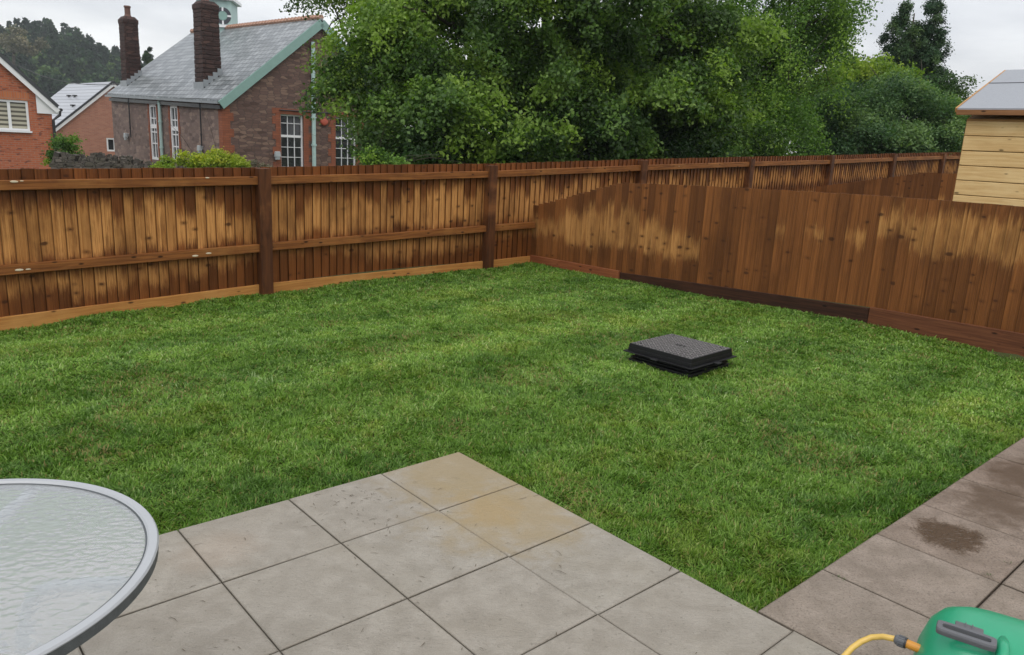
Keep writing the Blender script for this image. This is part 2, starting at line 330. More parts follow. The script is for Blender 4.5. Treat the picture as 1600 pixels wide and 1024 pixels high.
M['leaf_bare'] = leaf_mat('pale_twiggy_leaves', [(.14, .14, .10), (.20, .19, .14), (.24, .23, .18)], .7, .2, .1)
M['plastic'] = simple('black_moulded_plastic', (.006, .006, .007), .5, .2, 20, bump=.06, spec=.3)
M['lidtop'] = simple('black_tread_plastic', (.20, .195, .195), .26, .2, 20, bump=.06)
M['rim'] = simple('grey_powder_coat', (.36, .38, .40), .35, .06, 8, bump=.03)
M['legm'] = simple('pale_grey_tube', (.55, .57, .58), .3, .06, 8, bump=0)
M['rim_shade'] = simple('shade_painted_rim_side', (.075, .085, .088), .55, .3, 60, bump=.3)  # rim side: the dark surroundings it mirrors are painted into its colour
M['rimdark'] = simple('rubber_seal', (.07, .08, .085), .5)
M['green'] = simple('sea_green_plastic', (.018, .30, .155), .33, .1, 7, bump=.02)
M['handle'] = simple('grey_plastic_grip', (.10, .105, .115), .45, .12, 14, bump=.05)
M['hose'] = simple('yellow_hose', (.62, .42, .10), .35, .1, 9, bump=.02)
M['hoseor'] = simple('orange_connector', (.62, .27, .03), .4)
M['cable'] = simple('black_cable', (.02, .02, .02), .5)

# ------------------------------------------------------------ the plan: patio grid, fence lines, ground heights
PX0 = np.array([-0.231385, 3.540448]); TH = 3.87023324; UA = np.array([cos(TH), sin(TH)]); VA = np.array([-UA[1], UA[0]]); SL = .45
def uv2(u, v, z=0.): p = PX0+SL*(u*UA+v*VA); return np.array([p[0], p[1], z])
def touv(x, y): d = np.stack([x-PX0[0], y-PX0[1]]); return (d[0]*UA[0]+d[1]*UA[1])/SL, (d[0]*VA[0]+d[1]*VA[1])/SL
L0 = np.array([-2.56973, 7.6651]); LTH = .82898; L = np.array([sin(LTH), cos(LTH)]); LN = np.array([-L[1], L[0]]); BAY = 2.94896   # back fence; LN points beyond it
CR = np.array([0.2104, 10.2129]); MTH = R(133.572); MD = np.array([sin(MTH), cos(MTH)]); MN = np.array([MD[1], -MD[0]])  # side fence
CP = []
for s_, z_ in ((-4, -.25), (-2.28, -.165), (-1.29, -.10), (-.077, -.058), (1.45, -.01), (3.03, 0.), (3.77, .035)): p = L0+L*s_; CP.append((p[0], p[1], z_-.010))
for s_, z_ in ((1.49, .03), (2.64, .02), (3.6, .045), (4.43, .06), (5.1, .035), (5.7, 0), (7., 0)): p = CR+MD*s_; CP.append((p[0], p[1], z_-.010))
for u_ in range(-8, 9, 2): p = uv2(u_, 0 if u_ > 0 else 3.7); CP.append((p[0], p[1], .005))
for u_, v_ in ((0, 0), (0, 1.5), (2, -3), (-4, -2), (6, -3), (0, -4), (-6, 0), (-7, -5), (3, -6)): p = uv2(u_, v_); CP.append((p[0], p[1], .0))
CP = np.array(CP)
def lawn_z(x, y):
    x = np.asarray(x, float); y = np.asarray(y, float); d2 = (x[..., None]-CP[:, 0])**2+(y[..., None]-CP[:, 1])**2+.05; w_ = 1/d2**1.5
    return (w_*CP[:, 2]).sum(-1)/w_.sum(-1)-.045
def fence_base(s): return np.interp(s, [-6, -2.28, -.08, 1.45, 3.03, 4, 8.85, 17.7, 60], [-.3, -.13, -.04, .02, .045, .07, .36, .72, 1.6])
def ground_z(x, y):
    x = np.asarray(x, float); y = np.asarray(y, float)
    s = (x-L0[0])*L[0]+(y-L0[1])*L[1]; t = (x-L0[0])*LN[0]+(y-L0[1])*LN[1]
    m = (x-CR[0])*MN[0]+(y-CR[1])*MN[1]
    base = fence_base(s)-.03
    k = np.clip((t-1)/14, 0, 1); k = k*k*(3-2*k)
    out = base-2.9*k*np.clip(1-(s-6)/14, .2, 1)
    near = np.where(m > 0, lawn_z(x, y)*1.-.02, base-.04)
    far = np.clip((np.hypot(x, y)-60)/200, 0, 1)
    z = np.where(t < .3, near, out)
    return np.where(np.hypot(x, y) > 60, z*(1-far)-2.5*far, z)

# ------------------------------------------------------------ ground sheet, hill
soil = Mt('soil_and_rough_grass', .9, .2); sv = soil.coord(); soil.color(soil.mix(soil.noise(sv, .8, 6, .6), (.035, .05, .015), (.075, .09, .03))); soil.bump(soil.noise(sv, 9, 5), .5, .03)
def axis(c, fine, lim):
    a = list(np.arange(c-fine, c+fine+.01, .5)); st = .5; v = a[-1]
    while v < lim: st *= 1.25; v += st; a.append(v)
    st = .5; v = a[0]
    while v > -lim: st *= 1.25; v -= st; a.insert(0, v)
    return np.array(a)
gx = axis(0, 14, 480); gy = axis(9, 14, 480); X, Y = np.meshgrid(gx, gy, indexing='ij'); Z = ground_z(X.ravel(), Y.ravel()).reshape(X.shape)
mb = MB(); nx, ny = X.shape; mb.v = list(map(tuple, np.stack([X, Y, Z], -1).reshape(-1, 3))); mb.f = [(i*ny+j, (i+1)*ny+j, (i+1)*ny+j+1, i*ny+j+1) for i in range(nx-1) for j in range(ny-1)]
tag(mb.build('ground', soil.m, smooth=True, uv=False), kind='structure')
def skyline(px): return np.interp(px, [-500, -200, 0, 45, 85, 110, 150, 180, 225, 300, 420, 600], [120, 80, 80, 78, 76, 84, 92, 104, 118, 140, 165, 200])
def hill_z(x, y):
    d = math.hypot(x, y); px = 800+F*(x/y); top = at(px, skyline(px)+9, 300)[2]
    k = max(0, min(1, (y-170)/130)); return -2.6+(top+2.5)*(k*k*(3-2*k)) if y <= 300 else top-(y-300)*.12
mb = MB(); hx = np.linspace(-420, 40, 47); hy = np.linspace(165, 520, 30)
for x in hx:
    for y in hy: mb.v.append((x, y, hill_z(x, y)))
mb.f = [(i*30+j, (i+1)*30+j, (i+1)*30+j+1, i*30+j+1) for i in range(46) for j in range(29)]
hm = Mt('hillside_grass', .9, .1); hm.color(hm.mix(hm.noise(hm.coord(), .05, 5), (.03, .05, .02), (.06, .085, .03)))
tag(mb.build('hill', hm.m, smooth=True, uv=False), kind='structure')

# ------------------------------------------------------------ patio slabs
pm = Mt('riven_concrete_slab', .6, .35); r, r2, dk, a = pm.attr('ca'); pu, pv, pe, _ = pm.attr('cb')
ov = pm.coord(); fine = pm.noise(ov, 170, 4, .7); mid = pm.noise(ov, 9, 6, .62, .4); big = pm.noise(ov, 2.2, 4, .6); spk2 = pm.noise(ov, 105, 3, .7); spk = pm.noise(ov, 60, 3, .6)
riv = pm.noise(pm.coord(scale=(1, 2.6, 1), rot=(0, 0, .6)), 26, 5, .65, 1.2)
c = pm.mix(pm.step(mid, .3, .75), (.25, .232, .195), (.35, .33, .287)); c = pm.mix(pm.math('MULTIPLY', pm.step(big, .45, .7), .35), c, (.26, .235, .18))
c = pm.mix(pm.math('MULTIPLY', r, .30), c, (.27, .245, .205))
c = pm.mix(dk, c, pm.mix(pm.step(mid, .3, .75), (.165, .115, .080), (.29, .215, .165)))
c = pm.mix(pm.math('MULTIPLY', pm.step(spk, .62, .70), pm.math('ADD', .4, pm.math('MULTIPLY', dk, .4))), c, (.09, .08, .06)); c = pm.mix(pm.math('MULTIPLY', pm.step(fine, .35, .65), pm.math('ADD', .16, pm.math('MULTIPLY', dk, .35))), c, (.12, .10, .085))
c = pm.mix(pm.math('MULTIPLY', pm.step(spk2, .54, .62), pm.math('MULTIPLY', dk, .9)), c, (.10, .072, .055)); c = pm.mix(pm.math('MULTIPLY', pm.step(spk2, .36, .28), pm.math('MULTIPLY', dk, .5)), c, (.40, .34, .29))
def blob(px, py, ra, rb, noise_amt=.9, rotk=0.):
    P = onz(px, py); u0, v0 = [float(q) for q in touv(P[0], P[1])]
    du = pm.math('SUBTRACT', pu, u0); dv = pm.math('SUBTRACT', pv, v0)
    d2 = pm.math('ADD', pm.math('POWER', pm.math('DIVIDE', du, ra), 2.), pm.math('POWER', pm.math('DIVIDE', dv, rb), 2.))
    return pm.math('SUBTRACT', 1., pm.step(pm.math('ADD', pm.math('SQRT', d2), pm.math('MULTIPLY', pm.math('SUBTRACT', mid, .5), noise_amt)), .25, 1.))
c = pm.mix(pm.math('MULTIPLY', blob(764, 795, .36, .5, 1.9), .6), c, (.34, .21, .06))
c = pm.mix(pm.math('MULTIPLY', blob(800, 800, 1.15, 1.0, 1.2), .7), c, (.30, .235, .13))
c = pm.mix(pm.math('MULTIPLY', blob(718, 735, 1.1, 1.05, 1.2), .75), c, (.285, .225, .125))
c = pm.mix(pm.math('MULTIPLY', blob(340, 860, .5, .4), .2), c, (.40, .30, .22))
wet = blob(1482, 836, .48, .44, .8); w2 = blob(1560, 785, .75, .6, 1.2); w3 = blob(1595, 742, .85, .5, 1.2)
wet = pm.step(pm.math('ADD', wet, pm.math('MULTIPLY', pm.math('SUBTRACT', spk2, .5), .9)), .15, .75)
wm = pm.math('MAXIMUM', pm.math('MAXIMUM', pm.math('MULTIPLY', w2, .75), pm.math('MULTIPLY', w3, .8)), wet)
c = pm.mix(pm.math('MULTIPLY', wm, .96), c, (.062, .034, .013))
c = pm.mix(pm.math('MULTIPLY', pm.step(pe, .3, 1.), pm.math('MULTIPLY', mid, .8)), c, (.08, .065, .045)); pm.color(c); pud = pm.math('MULTIPLY', pm.step(wet, .35, .8), pm.step(pm.noise(pm.coord(scale=(1, 2.2, 1), rot=(0, 0, .4)), 38, 2, .5, 1.), .54, .60))
pm.rough(pm.math('SUBTRACT', pm.math('SUBTRACT', pm.math('ADD', .44, pm.math('MULTIPLY', fine, .25)), pm.math('MULTIPLY', wm, .12)), pm.math('MULTIPLY', pud, .42)))
pm.bump(pm.math('MULTIPLY', pm.math('ADD', riv, pm.math('MULTIPLY', fine, .6)), pm.math('SUBTRACT', 1., pm.math('MULTIPLY', pud, .8))), .8, .006)
mb = MB()
def slab(u0, v0, u1, v1, dark=0.):
    g = .0085 if dark > .3 else .0055; zz = random.uniform(-.0015, .0015); tl = random.uniform(-.0015, .0015); n = 4; b = .007/SL; T = []; rr = (random.random(), random.random(), dark+random.uniform(-.12, .12) if dark else random.uniform(0, .08), 1)
    us = [u0+g, u0+g+b] + [u1-g-b, u1-g]; vs = [v0+g, v0+g+b] + [v1-g-b, v1-g]; P = []; C = []
    for i, u in enumerate(us):
        for j, v in enumerate(vs):
            e = i in (0, 3) or j in (0, 3); P.append(uv2(u, v, zz+(tl if i > 1 else -tl)-(.004 if e else 0))); C.append((u, v, 1. if e else 0., 1))
    for u, v in ((us[0], vs[0]), (us[3], vs[0]), (us[3], vs[3]), (us[0], vs[3])): P.append(uv2(u, v, -.045)); C.append((u, v, 0, 1))
    fs = [(i*4+j, (i+1)*4+j, (i+1)*4+j+1, i*4+j+1) for i in range(3) for j in range(3)]
    fs += [(0, 16, 17, 12, 8, 4), (12, 17, 18, 15, 14, 13), (15, 18, 19, 3, 7, 11), (3, 19, 16, 0, 1, 2)]
    mb.add(P, fs, ca=[rr]*20, cb=C)
for i in range(0, 9):
    for j in range(0, 9): slab(i, j, i+1, j+1, .0 if not (j >= 5) else .1)
uj = [0, -1.0, -2.02, -3.07, -4.13, -5.21, -6.27, -7.33, -8.4]; vj = [3.70, 4.73, 5.76, 6.8, 7.83]
for i in range(8):
    for j in range(4): slab(uj[i+1], vj[j], uj[i], vj[j+1], .55+.06*i)
tag(mb.build('patio', pm.m, uv=False), kind='structure')
mb = MB(); sub = [uv2(-8.4, 3.71, -.02), uv2(9, 3.71, -.02), uv2(9, 9, -.02), uv2(-8.4, 9, -.02)]
mb.add(sub, [(0, 1, 2, 3)]); mb.add([uv2(0.01, .01, -.02), uv2(9, .01, -.02), uv2(9, 3.7, -.02), uv2(.01, 3.7, -.02)], [(0, 1, 2, 3)])
tag(mb.build('patio_bedding', simple('dirty_joint_sand', (.03, .024, .017), .9, .4, 40)), kind='structure')

# ------------------------------------------------------------ lawn
nx, ny = 150, 190; xs = np.linspace(-6.5, 7.5, nx); ys = np.linspace(1.5, 10.6, ny)
def in_lawn(x, y, m=0.):
    u, v = touv(x, y); t = (x-L0[0])*LN[0]+(y-L0[1])*LN[1]; q = (x-CR[0])*MN[0]+(y-CR[1])*MN[1]
    return (t < -.05-m) & (q > .04+m) & ((v < -.006+m) | ((u < -.006+m) & (v < 3.69+m)))
gmm = Mt('turf_thatch', .9, .1); gv = gmm.coord(); gmm.color(gmm.mix(gmm.noise(gv, 25, 5), (.028, .040, .010), (.07, .095, .022)))
X, Y = np.meshgrid(xs, ys, indexing='ij'); Z = lawn_z(X.ravel(), Y.ravel()).reshape(X.shape); mb = MB()
mb.v = list(map(tuple, np.stack([X, Y, Z], -1).reshape(-1, 3)))
cx = (X[:-1, :-1]+X[1:, 1:])/2; cy = (Y[:-1, :-1]+Y[1:, 1:])/2
ok = in_lawn(cx, cy, -.07) & ((cx-CR[0])*MN[0]+(cy-CR[1])*MN[1] > 0) & ((cx-L0[0])*LN[0]+(cy-L0[1])*LN[1] < 0)
mb.f = [(i*ny+j, (i+1)*ny+j, (i+1)*ny+j+1, i*ny+j+1) for i in range(nx-1) for j in range(ny-1) if ok[i, j]]
tag(mb.build('lawn_ground', gmm.m, smooth=True, uv=False), kind='structure')

NB = 620000
def sample_lawn(n, pw=1.25, d0=2.4):
    out = []
    while sum(map(len, out)) < n:
        m = 900000; x = rng.uniform(-6.5, 7.5, m); y = rng.uniform(1.5, 10.6, m); d = np.hypot(x, y)
        k = in_lawn(x, y) & (rng.random(m) < np.clip((d0/d)**pw, 0, 1)) & (np.abs(x) < y*.80+.6)
        out.append(np.stack([x[k], y[k]], 1))
    return np.concatenate(out)[:n]
def vnoise(x, y, sc, seed):
    r_ = np.random.default_rng(seed); G = r_.random((64, 64)); fx = x*sc+100; fy = y*sc+100; ix = np.floor(fx).astype(int); iy = np.floor(fy).astype(int); a = fx-ix; b = fy-iy; a = a*a*(3-2*a); b = b*b*(3-2*b)
    g = lambda i, j: G[i % 64, j % 64]
    return g(ix, iy)*(1-a)*(1-b)+g(ix+1, iy)*a*(1-b)+g(ix, iy+1)*(1-a)*b+g(ix+1, iy+1)*a*b
P = sample_lawn(NB); d = np.hypot(P[:, 0], P[:, 1]); n = len(P)
lod = np.clip((d/2.6), 1, 4)**.85
tn = .6*vnoise(P[:, 0], P[:, 1], 9, 1)+.4*vnoise(P[:, 0], P[:, 1], 22, 2)          # tufts
ln = (.013+.018*rng.random(n)**1.3+.015*tn)*np.where(rng.random(n) < .02, 1.7, 1)
sL = (P[:, 0]-L0[0])*L[0]+(P[:, 1]-L0[1])*L[1]; tL = -((P[:, 0]-L0[0])*LN[0]+(P[:, 1]-L0[1])*LN[1])
strip = np.floor(tL/.47+.5*vnoise(P[:, 0], P[:, 1], .5, 9)); sdir = np.sin(strip*12.9898)*43758.5; sdir = sdir-np.floor(sdir)
ang = rng.uniform(0, 2*pi, n)*.7 + vnoise(P[:, 0], P[:, 1], 11, 3)*2*pi*1.2 + sdir*2.0
lean = np.clip(.50+.55*vnoise(P[:, 0], P[:, 1], 13, 4)+.25*rng.normal(size=n)+.15*sdir, .1, 1.25)
hd = np.stack([np.cos(ang), np.sin(ang), 0*ang], 1); sdv = np.stack([-np.sin(ang+.6*rng.normal(size=n)), np.cos(ang), 0*ang], 1)
wd = (.0016+.0012*rng.random(n))*lod
base = np.stack([P[:, 0], P[:, 1], lawn_z(P[:, 0], P[:, 1])-.004+.012*tn], 1)
up = np.array([0, 0, 1.])
m1 = base+(hd*np.sin(lean*.7)[:, None]+up*np.cos(lean*.7)[:, None])*(ln*.55)[:, None]
tp = m1+(hd*np.sin(lean*1.45)[:, None]+up*np.cos(lean*1.45)[:, None])*(ln*.45)[:, None]
sw = sdv*wd[:, None]
V = np.stack([base-sw, base+sw, m1+sw*.8, m1-sw*.8, tp], 1)
pt = .28*vnoise(P[:, 0], P[:, 1], 1.3, 5)+.27*vnoise(P[:, 0], P[:, 1], 4.1, 6)+.25*vnoise(P[:, 0], P[:, 1], 10, 7)+.2*vnoise(P[:, 0], P[:, 1], 24, 8)
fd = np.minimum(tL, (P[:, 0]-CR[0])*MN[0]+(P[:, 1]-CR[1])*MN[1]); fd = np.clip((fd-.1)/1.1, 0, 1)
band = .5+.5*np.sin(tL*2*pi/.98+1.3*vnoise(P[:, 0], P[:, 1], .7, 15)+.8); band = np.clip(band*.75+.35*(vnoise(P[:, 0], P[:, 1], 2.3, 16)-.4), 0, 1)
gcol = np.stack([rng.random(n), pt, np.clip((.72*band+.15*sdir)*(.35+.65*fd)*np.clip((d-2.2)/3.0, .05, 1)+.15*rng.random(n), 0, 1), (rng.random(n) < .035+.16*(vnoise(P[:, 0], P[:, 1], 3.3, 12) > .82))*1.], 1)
gr = Mt('grass_blades', .5, .3); r, pt_, st_, straw = gr.attr('gc')
c = gr.ramp(r, [(0, (.085, .18, .020)), (.45, (.155, .305, .030)), (.85, (.24, .42, .06)), (1, (.38, .50, .17))])
c = gr.mix(gr.step(pt_, .30, .50), gr.mix(1., c, (.66, .74, .75), 'MULTIPLY'), c)
c = gr.mix(gr.math('MULTIPLY', gr.step(pt_, .56, .72), .75), c, gr.mix(1., c, (1.22, 1.0, .9), 'MULTIPLY'))
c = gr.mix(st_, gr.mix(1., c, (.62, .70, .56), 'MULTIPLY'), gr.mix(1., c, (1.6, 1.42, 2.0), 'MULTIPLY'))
c = gr.mix(gr.math('MULTIPLY', straw, .75), c, (.33, .24, .10)); gr.color(c)
tr = gr.n('ShaderNodeBsdfTranslucent'); gr.l(c, tr.inputs[0]); mx = gr.n('ShaderNodeMixShader'); mx.inputs[0].default_value = .42
gr.l(gr.b.outputs[0], mx.inputs[1]); gr.l(tr.outputs[0], mx.inputs[2]); gr.l(mx.outputs[0], gr.t.nodes['Material Output'].inputs[0])
go = raw_mesh('lawn_grass', V, 5, [(0, 1, 2, 3), (3, 2, 4)], gr.m, {'gc': gcol})
tag(go, 'short green lawn grass with pale and olive patches', 'grass', kind='stuff')

# ------------------------------------------------------------ fences
def boards(fence, name, P0, D, Nn, s0, s1, bot, top, mat, zones, step=.098, idx0=0):
    """overlapping feather edge boards from s0 to s1; Nn = outward face normal (towards viewer)"""
    mb = MB(); s = s0; k = 0
    while s < s1-.02:
        wdt = step*random.uniform(.93, 1.07); e = min(s+wdt, s1); r, r2 = random.random(), random.random(); zb = bot((s+e)/2); zt = top((s+e)/2)+random.uniform(-.003, .003)
        z1, z2, z3, z4 = zones((s+e)/2, zt-zb, r)
        P3 = lambda q, off, z: np.array([*(P0+D*q+Nn*off), z])
        a, b = .003, .021; ov = .012
        vs = []; pb = []; pc = []
        for z in (zb, zt):
            for (q, off) in ((s, b), (e+ov, a), (e+ov, a-.012), (s, -.006)):
                vs.append(P3(q, off, z)); pb.append((z3, z4, (q-s)/(wdt)*2-1, z-zb)); pc.append((q, z-zb, (idx0+k)*0+0., 0))
        # keep the viewer's face first
        mb.add(vs, [(0, 1, 5, 4), (1, 2, 6, 5), (2, 3, 7, 6), (3, 0, 4, 7), (4, 5, 6, 7), (3, 2, 1, 0)], pa=[(r, r2, z1, z2)]*8, pb=pb, pc=pc)
        s = e; k += 1
    return mb.build(name, mat, fence, uv=False)
def plank(fence, name, a, b, wd, ht, mat, up=(0, 0, 1), bevel=.004, into=None):
    a = np.array(a, float); b = np.array(b, float); d = b-a; Ln = np.linalg.norm(d); d = d/Ln; sd_ = np.cross(d, up); sd_ /= np.linalg.norm(sd_); u = np.cross(sd_, d); r = random.random(); r2 = random.random()
    mb = into if into is not None else MB(); vs = []; pb = []; n = max(2, int(Ln/.5))
    for i in range(n+1):
        wob = random.uniform(-.0015, .0015)
        for (p, q) in ((-1, -1), (1, -1), (1, 1), (-1, 1)):
            vs.append(a+d*Ln*i/n+sd_*wd/2*p+u*(ht/2*q+wob)); pb.append((0, 0, Ln*i/n+r*9, ht/2*q+p*.02))
    fs = [(3, 2, 1, 0)]+[(i*4+k, i*4+(k+1) % 4, (i+1)*4+(k+1) % 4, (i+1)*4+k) for i in range(n) for k in range(4)]+[tuple(n*4+k for k in range(4))]
    mb.add(vs, fs, pa=[(r, r2, 0, 0)]*len(vs), pb=pb)
    return None if into is not None else mb.build(name, mat, fence, bevel=bevel, uv=False)

TOPS = [-3.5, -2.17, -1.2, -.075, 1.43, 2.96, 5.88, 8.83, 11.75, 14.7, 18.1, 40]; TOPZ = [1.07, 1.106, 1.129, 1.158, 1.218, 1.263, 1.395, 1.517, 1.625, 1.755, 1.892, 2.6]
ftop = lambda s: float(np.interp(s, TOPS, TOPZ)); fgt = lambda s: float(np.interp(s, [-3.5, -2.28, -1.29, -.075, 1.45, 3.02, 3.71, 5.9, 9, 18, 40], [-.14, -.10, -.054, .0, .05, .06, .075, .2, .4, .76, 1.5]))
p0 = L0+L*(-2.2); fence = thing('boundary_fence', (p0[0], p0[1], -.2), 'long brown board fence with rails and posts along the back of the lawn', 'fence')
FN = -LN   # towards the garden
def z_back(s, H, r):
    rail = .34+.012*s if s < 6 else .5
    
    drip = .21+.26*random.random()**1.6 + (.08*max(0, sin(s*2.3)) if s < 3 else 0)
    lo = rail+.07+.08*random.random()**2
    zb = .15+.16*random.random()*.7+.10*sin(s*1.9+1)
    if -.6 < s < .05: drip += .1
    return (lo, H-drip+.05, zb, .40+.012*s-.03)
for b in range(-1, 8):
    s0, s1 = b*BAY, (b+1)*BAY; s0 = max(s0, -3.4)
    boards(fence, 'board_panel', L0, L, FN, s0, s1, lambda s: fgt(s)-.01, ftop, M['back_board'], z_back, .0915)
    A = lambda s, off, z: np.array([*(L0+L*s+FN*off), z])
    for dz, nm in ((-.125, 0), (-.815, 1)):
        if nm == 1 and b > 1: continue
        e1 = s1-.05; e0 = s0+.05
        if nm == 1 and b == 1: e1 = 3.74
        zz0 = (ftop(e0) if nm == 0 else np.interp(e0, [-3.4, -2.24, -.13, .07, 2.85, 3.17], [1.07-.815, .290+.815-.815, .364, .378, .466, .475])); zz1 = (ftop(e1) if nm == 0 else np.interp(e1, [-3.4, -2.24, -.13, .07, 2.85, 3.17, 3.7], [.255, .290, .364, .378, .466, .475, .49]))
        if nm == 0: zz0 += dz; zz1 += dz
        plank(fence, 'rail', A(e0, .05, zz0), A(e1, .05, zz1), .062, .078, M['rail'])
    plank(fence, 'gravel_board', A(s0+.001, .03, fgt(s0)-.09), A(s1-.001, .03, fgt(s1)-.09), .028, .17, M['gravel'] if b < 2 else M['gravel_red']) if b != 1 else plank(fence, 'gravel_board', A(s0+.001, .03, fgt(s0)-.09), A(3.80, .03, fgt(3.8)-.09), .028, .17, M['gravel'])
TP = [1.155, 1.248, 1.381, 1.481, 1.635, 1.745, 1.85, 1.98]
for k in range(-1, 8):
    s = k*BAY; zt = (TP[k] if k >= 0 else 1.07); c_ = L0+L*s+FN*.052; zb = fence_base(s)-.4
    po = plank(fence, 'post', (c_[0], c_[1], zb), (c_[0], c_[1], zt), .125, .125, M['post'], up=(LN[0], LN[1], 0), bevel=.006)
for px, py, sz in ((22, 284, .030), (30, 422, .032), (44, 421, .02), (34, 283, .014), (324, 278, .02), (305, 400, .03), (326, 396, .028), (1061, 260, .012)):
    s_, z_ = hit(px, py, L0+FN*.083, L); mb = MB(); c_ = L0+FN*.0825+L*s_
    mb.lathe((c_[0], c_[1], z_), [(sz*.9, 0), (sz, .001), (sz*.6, .003)], 9, ((L[0], L[1], 0), (0, 0, .3), (FN[0], FN[1], 0))); mb.build('sealant_scar', M['smear'], fence, uv=False)

# side fence (between this garden and the next): boards face us
sf = thing('dividing_fence', (CR[0], CR[1], 0), 'dark brown board fence on the right whose left end steps down to the back corner', 'fence')
def stop_(s):
    if s < 1.42: i = math.floor((s+.03)/.098); return float(np.interp(i*.098, [0, .5, 1.0, 1.42], [.745, .874, 1.02, 1.128]))
    return float(np.interp(s, [1.42, 2.5, 3.4, 4.26, 5.5, 9], [1.130, 1.169, 1.191, 1.21, 1.213, 1.22]))
sbot = lambda s: float(np.interp(s, [0, 1.49, 2.64, 3.6, 4.43, 5.1, 5.7, 8], [.045, .065, .085, .135, .165, .165, .16, .16]))
def z_side(s, H, r):
    n_ = random.random()
    if s < 2.55: return (.24+.08*n_+.04*sin(s*5), (.50+.26*(1-abs(s-1.3)/1.3))*(.85+.3*random.random())+.05, .5, .4)
    if 3.3 < s < 4.4 and r < .45: return (.55+.1*n_, .72+.1*r, .5, .4)
    if s > 4.35: return ((.52 if s > 4.7 else .64)+.08*n_, .88+.14*r, .5, .4)
    return (.5, .4, .5, .4)
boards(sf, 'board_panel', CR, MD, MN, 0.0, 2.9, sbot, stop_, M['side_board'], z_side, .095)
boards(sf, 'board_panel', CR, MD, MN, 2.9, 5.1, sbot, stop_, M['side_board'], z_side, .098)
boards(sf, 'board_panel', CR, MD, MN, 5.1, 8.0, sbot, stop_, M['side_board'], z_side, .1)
B = lambda s, off, z: np.array([*(CR+MD*s+MN*off), z])
plank(sf, 'gravel_board', B(.03, .045, .035), B(1.5, .045, .035), .04, .10, M['gravel_red']); plank(sf, 'gravel_board', B(1.42, .022, sbot(1.4)-.08), B(4.42, .022, sbot(4.42)-.085), .03, .16, M['gravel_dark']); plank(sf, 'gravel_board', B(4.425, .026, sbot(4.42)-.12), B(8, .026, .035), .034, .25, M['gravel_brown'])
tag(sf.children[-2], 'blackened wet gravel board')
for s_ in (.06, 2.9, 5.75): plank(sf, 'post', B(s_, -.075, -.4), B(s_, -.075, stop_(s_)-.03), .1, .1, M['post'], up=(MN[0], MN[1], 0))
for z_ in (.35, .98): plank(sf, 'rail', B(.8, -.045, z_-.05), B(8, -.045, z_), .05, .075, M['rail'])
# the next dividing fence further along
s4, _ = hit(1272, 290, L0, L); C4 = L0+L*s4; z4a = hit(1274, 293, C4, MD)
nf = thing('neighbour_fence', (C4[0], C4[1], .6), 'short length of brown board fence beyond the dividing fence, rising towards the shed', 'fence')
sa, za = hit(1276, 292, C4, MD); sb, zb_ = hit(1440, 270, C4, MD); sc4, zc = hit(1500, 272, C4, MD)
print('neigh', s4, sa, za, sb, zb_, sc4, zc)
def ntop(s): q = math.floor(s/.098)*.098; return float(np.interp(q if s < sb else s, [sa, sb, sc4, sc4+4], [za, zb_, zc, zc]))
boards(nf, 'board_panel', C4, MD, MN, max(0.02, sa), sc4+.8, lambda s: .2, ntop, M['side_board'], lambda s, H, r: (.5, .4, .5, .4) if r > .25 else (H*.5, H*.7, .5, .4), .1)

# ------------------------------------------------------------ shed beyond the side fence
S0 = at(1507, 186, 8.6); sL_ = hit(1600, 178, S0, MD)
print('shed', S0, sL_)
shp = S0.copy(); shp[2] = .1
sh = thing('garden_shed', shp, 'pale new timber shed with grey felt roof behind the right-hand fence', 'shed')
SD = MD; SN = np.array([-MN[0], -MN[1]]); ez = S0[2]     # SN away from us
W3 = lambda a, b, z: np.array([S0[0]+SD[0]*a+SN[0]*b, S0[1]+SD[1]*a+SN[1]*b, z])
z = ez-.02; k = 0; clad = MB()
while z > .1:
    h_ = .157; plank(sh, 'cladding', W3(.03, -.006*(k % 2)*.3, z-h_/2), W3(2.6, -.006*(k % 2)*.3, z-h_/2), .022, h_-.007, M['shed_board'], into=clad); z -= h_; k += 1
clad.build('cladding', M['shed_board'], sh, bevel=.006, uv=False)
mb = MB(); mb.hexa([W3(.02, .02, .1), W3(2.6, .02, .1), W3(2.6, 3.2, .1), W3(.02, 3.2, .1), W3(.02, .02, ez), W3(2.6, .02, ez), W3(2.6, 3.2, ez), W3(.02, 3.2, ez)]); mb.prism([W3(.02, .02, ez), W3(.02, 3.2, ez), W3(.02, 1.62, ez+.5)], (SD[0]*2.58, SD[1]*2.58, 0)); mb.build('wall', M['shed_trim'], sh)
plank(sh, 'corner_trim', W3(.0, -.012, .1), W3(.0, -.012, ez), .05, .05, M['shed_trim'])
SB = 1.62; sr, zr = hit(1577, 112, W3(0, SB, 0), SD); print('shed ridge', sr, zr)
rz = zr; e0, e1 = -.06, 2.8; ez += .05
mb = MB(); mb.prism([W3(e0, -.10, ez+.03), W3(e0, -.10, ez+.055), W3(e0, SB, rz+.02), W3(e0, 2*SB+.1, ez+.055), W3(e0, 2*SB+.1, ez+.03), W3(e0, SB, rz-.01)], (SD[0]*(e1-e0), SD[1]*(e1-e0), 0)); ro = mb.build('roof', M['felt'], sh)
mb = MB(); q = .62; a_ = W3(e0-.004, -.10+(SB+.1)*q, ez+.055+(rz-.035-ez)*q); up_ = np.array([SN[0]*(SB+.1), SN[1]*(SB+.1), rz-.035-ez]); up_ /= np.linalg.norm(up_); nrm = np.cross(np.array([SD[0], SD[1], 0]), up_)
mb.box(a_+np.array([SD[0], SD[1], 0])*1.45+nrm*.003, (2.9, .012, .006), ((SD[0], SD[1], 0), up_, nrm)); mb.build('felt_lap', M['tile_dark'], sh)
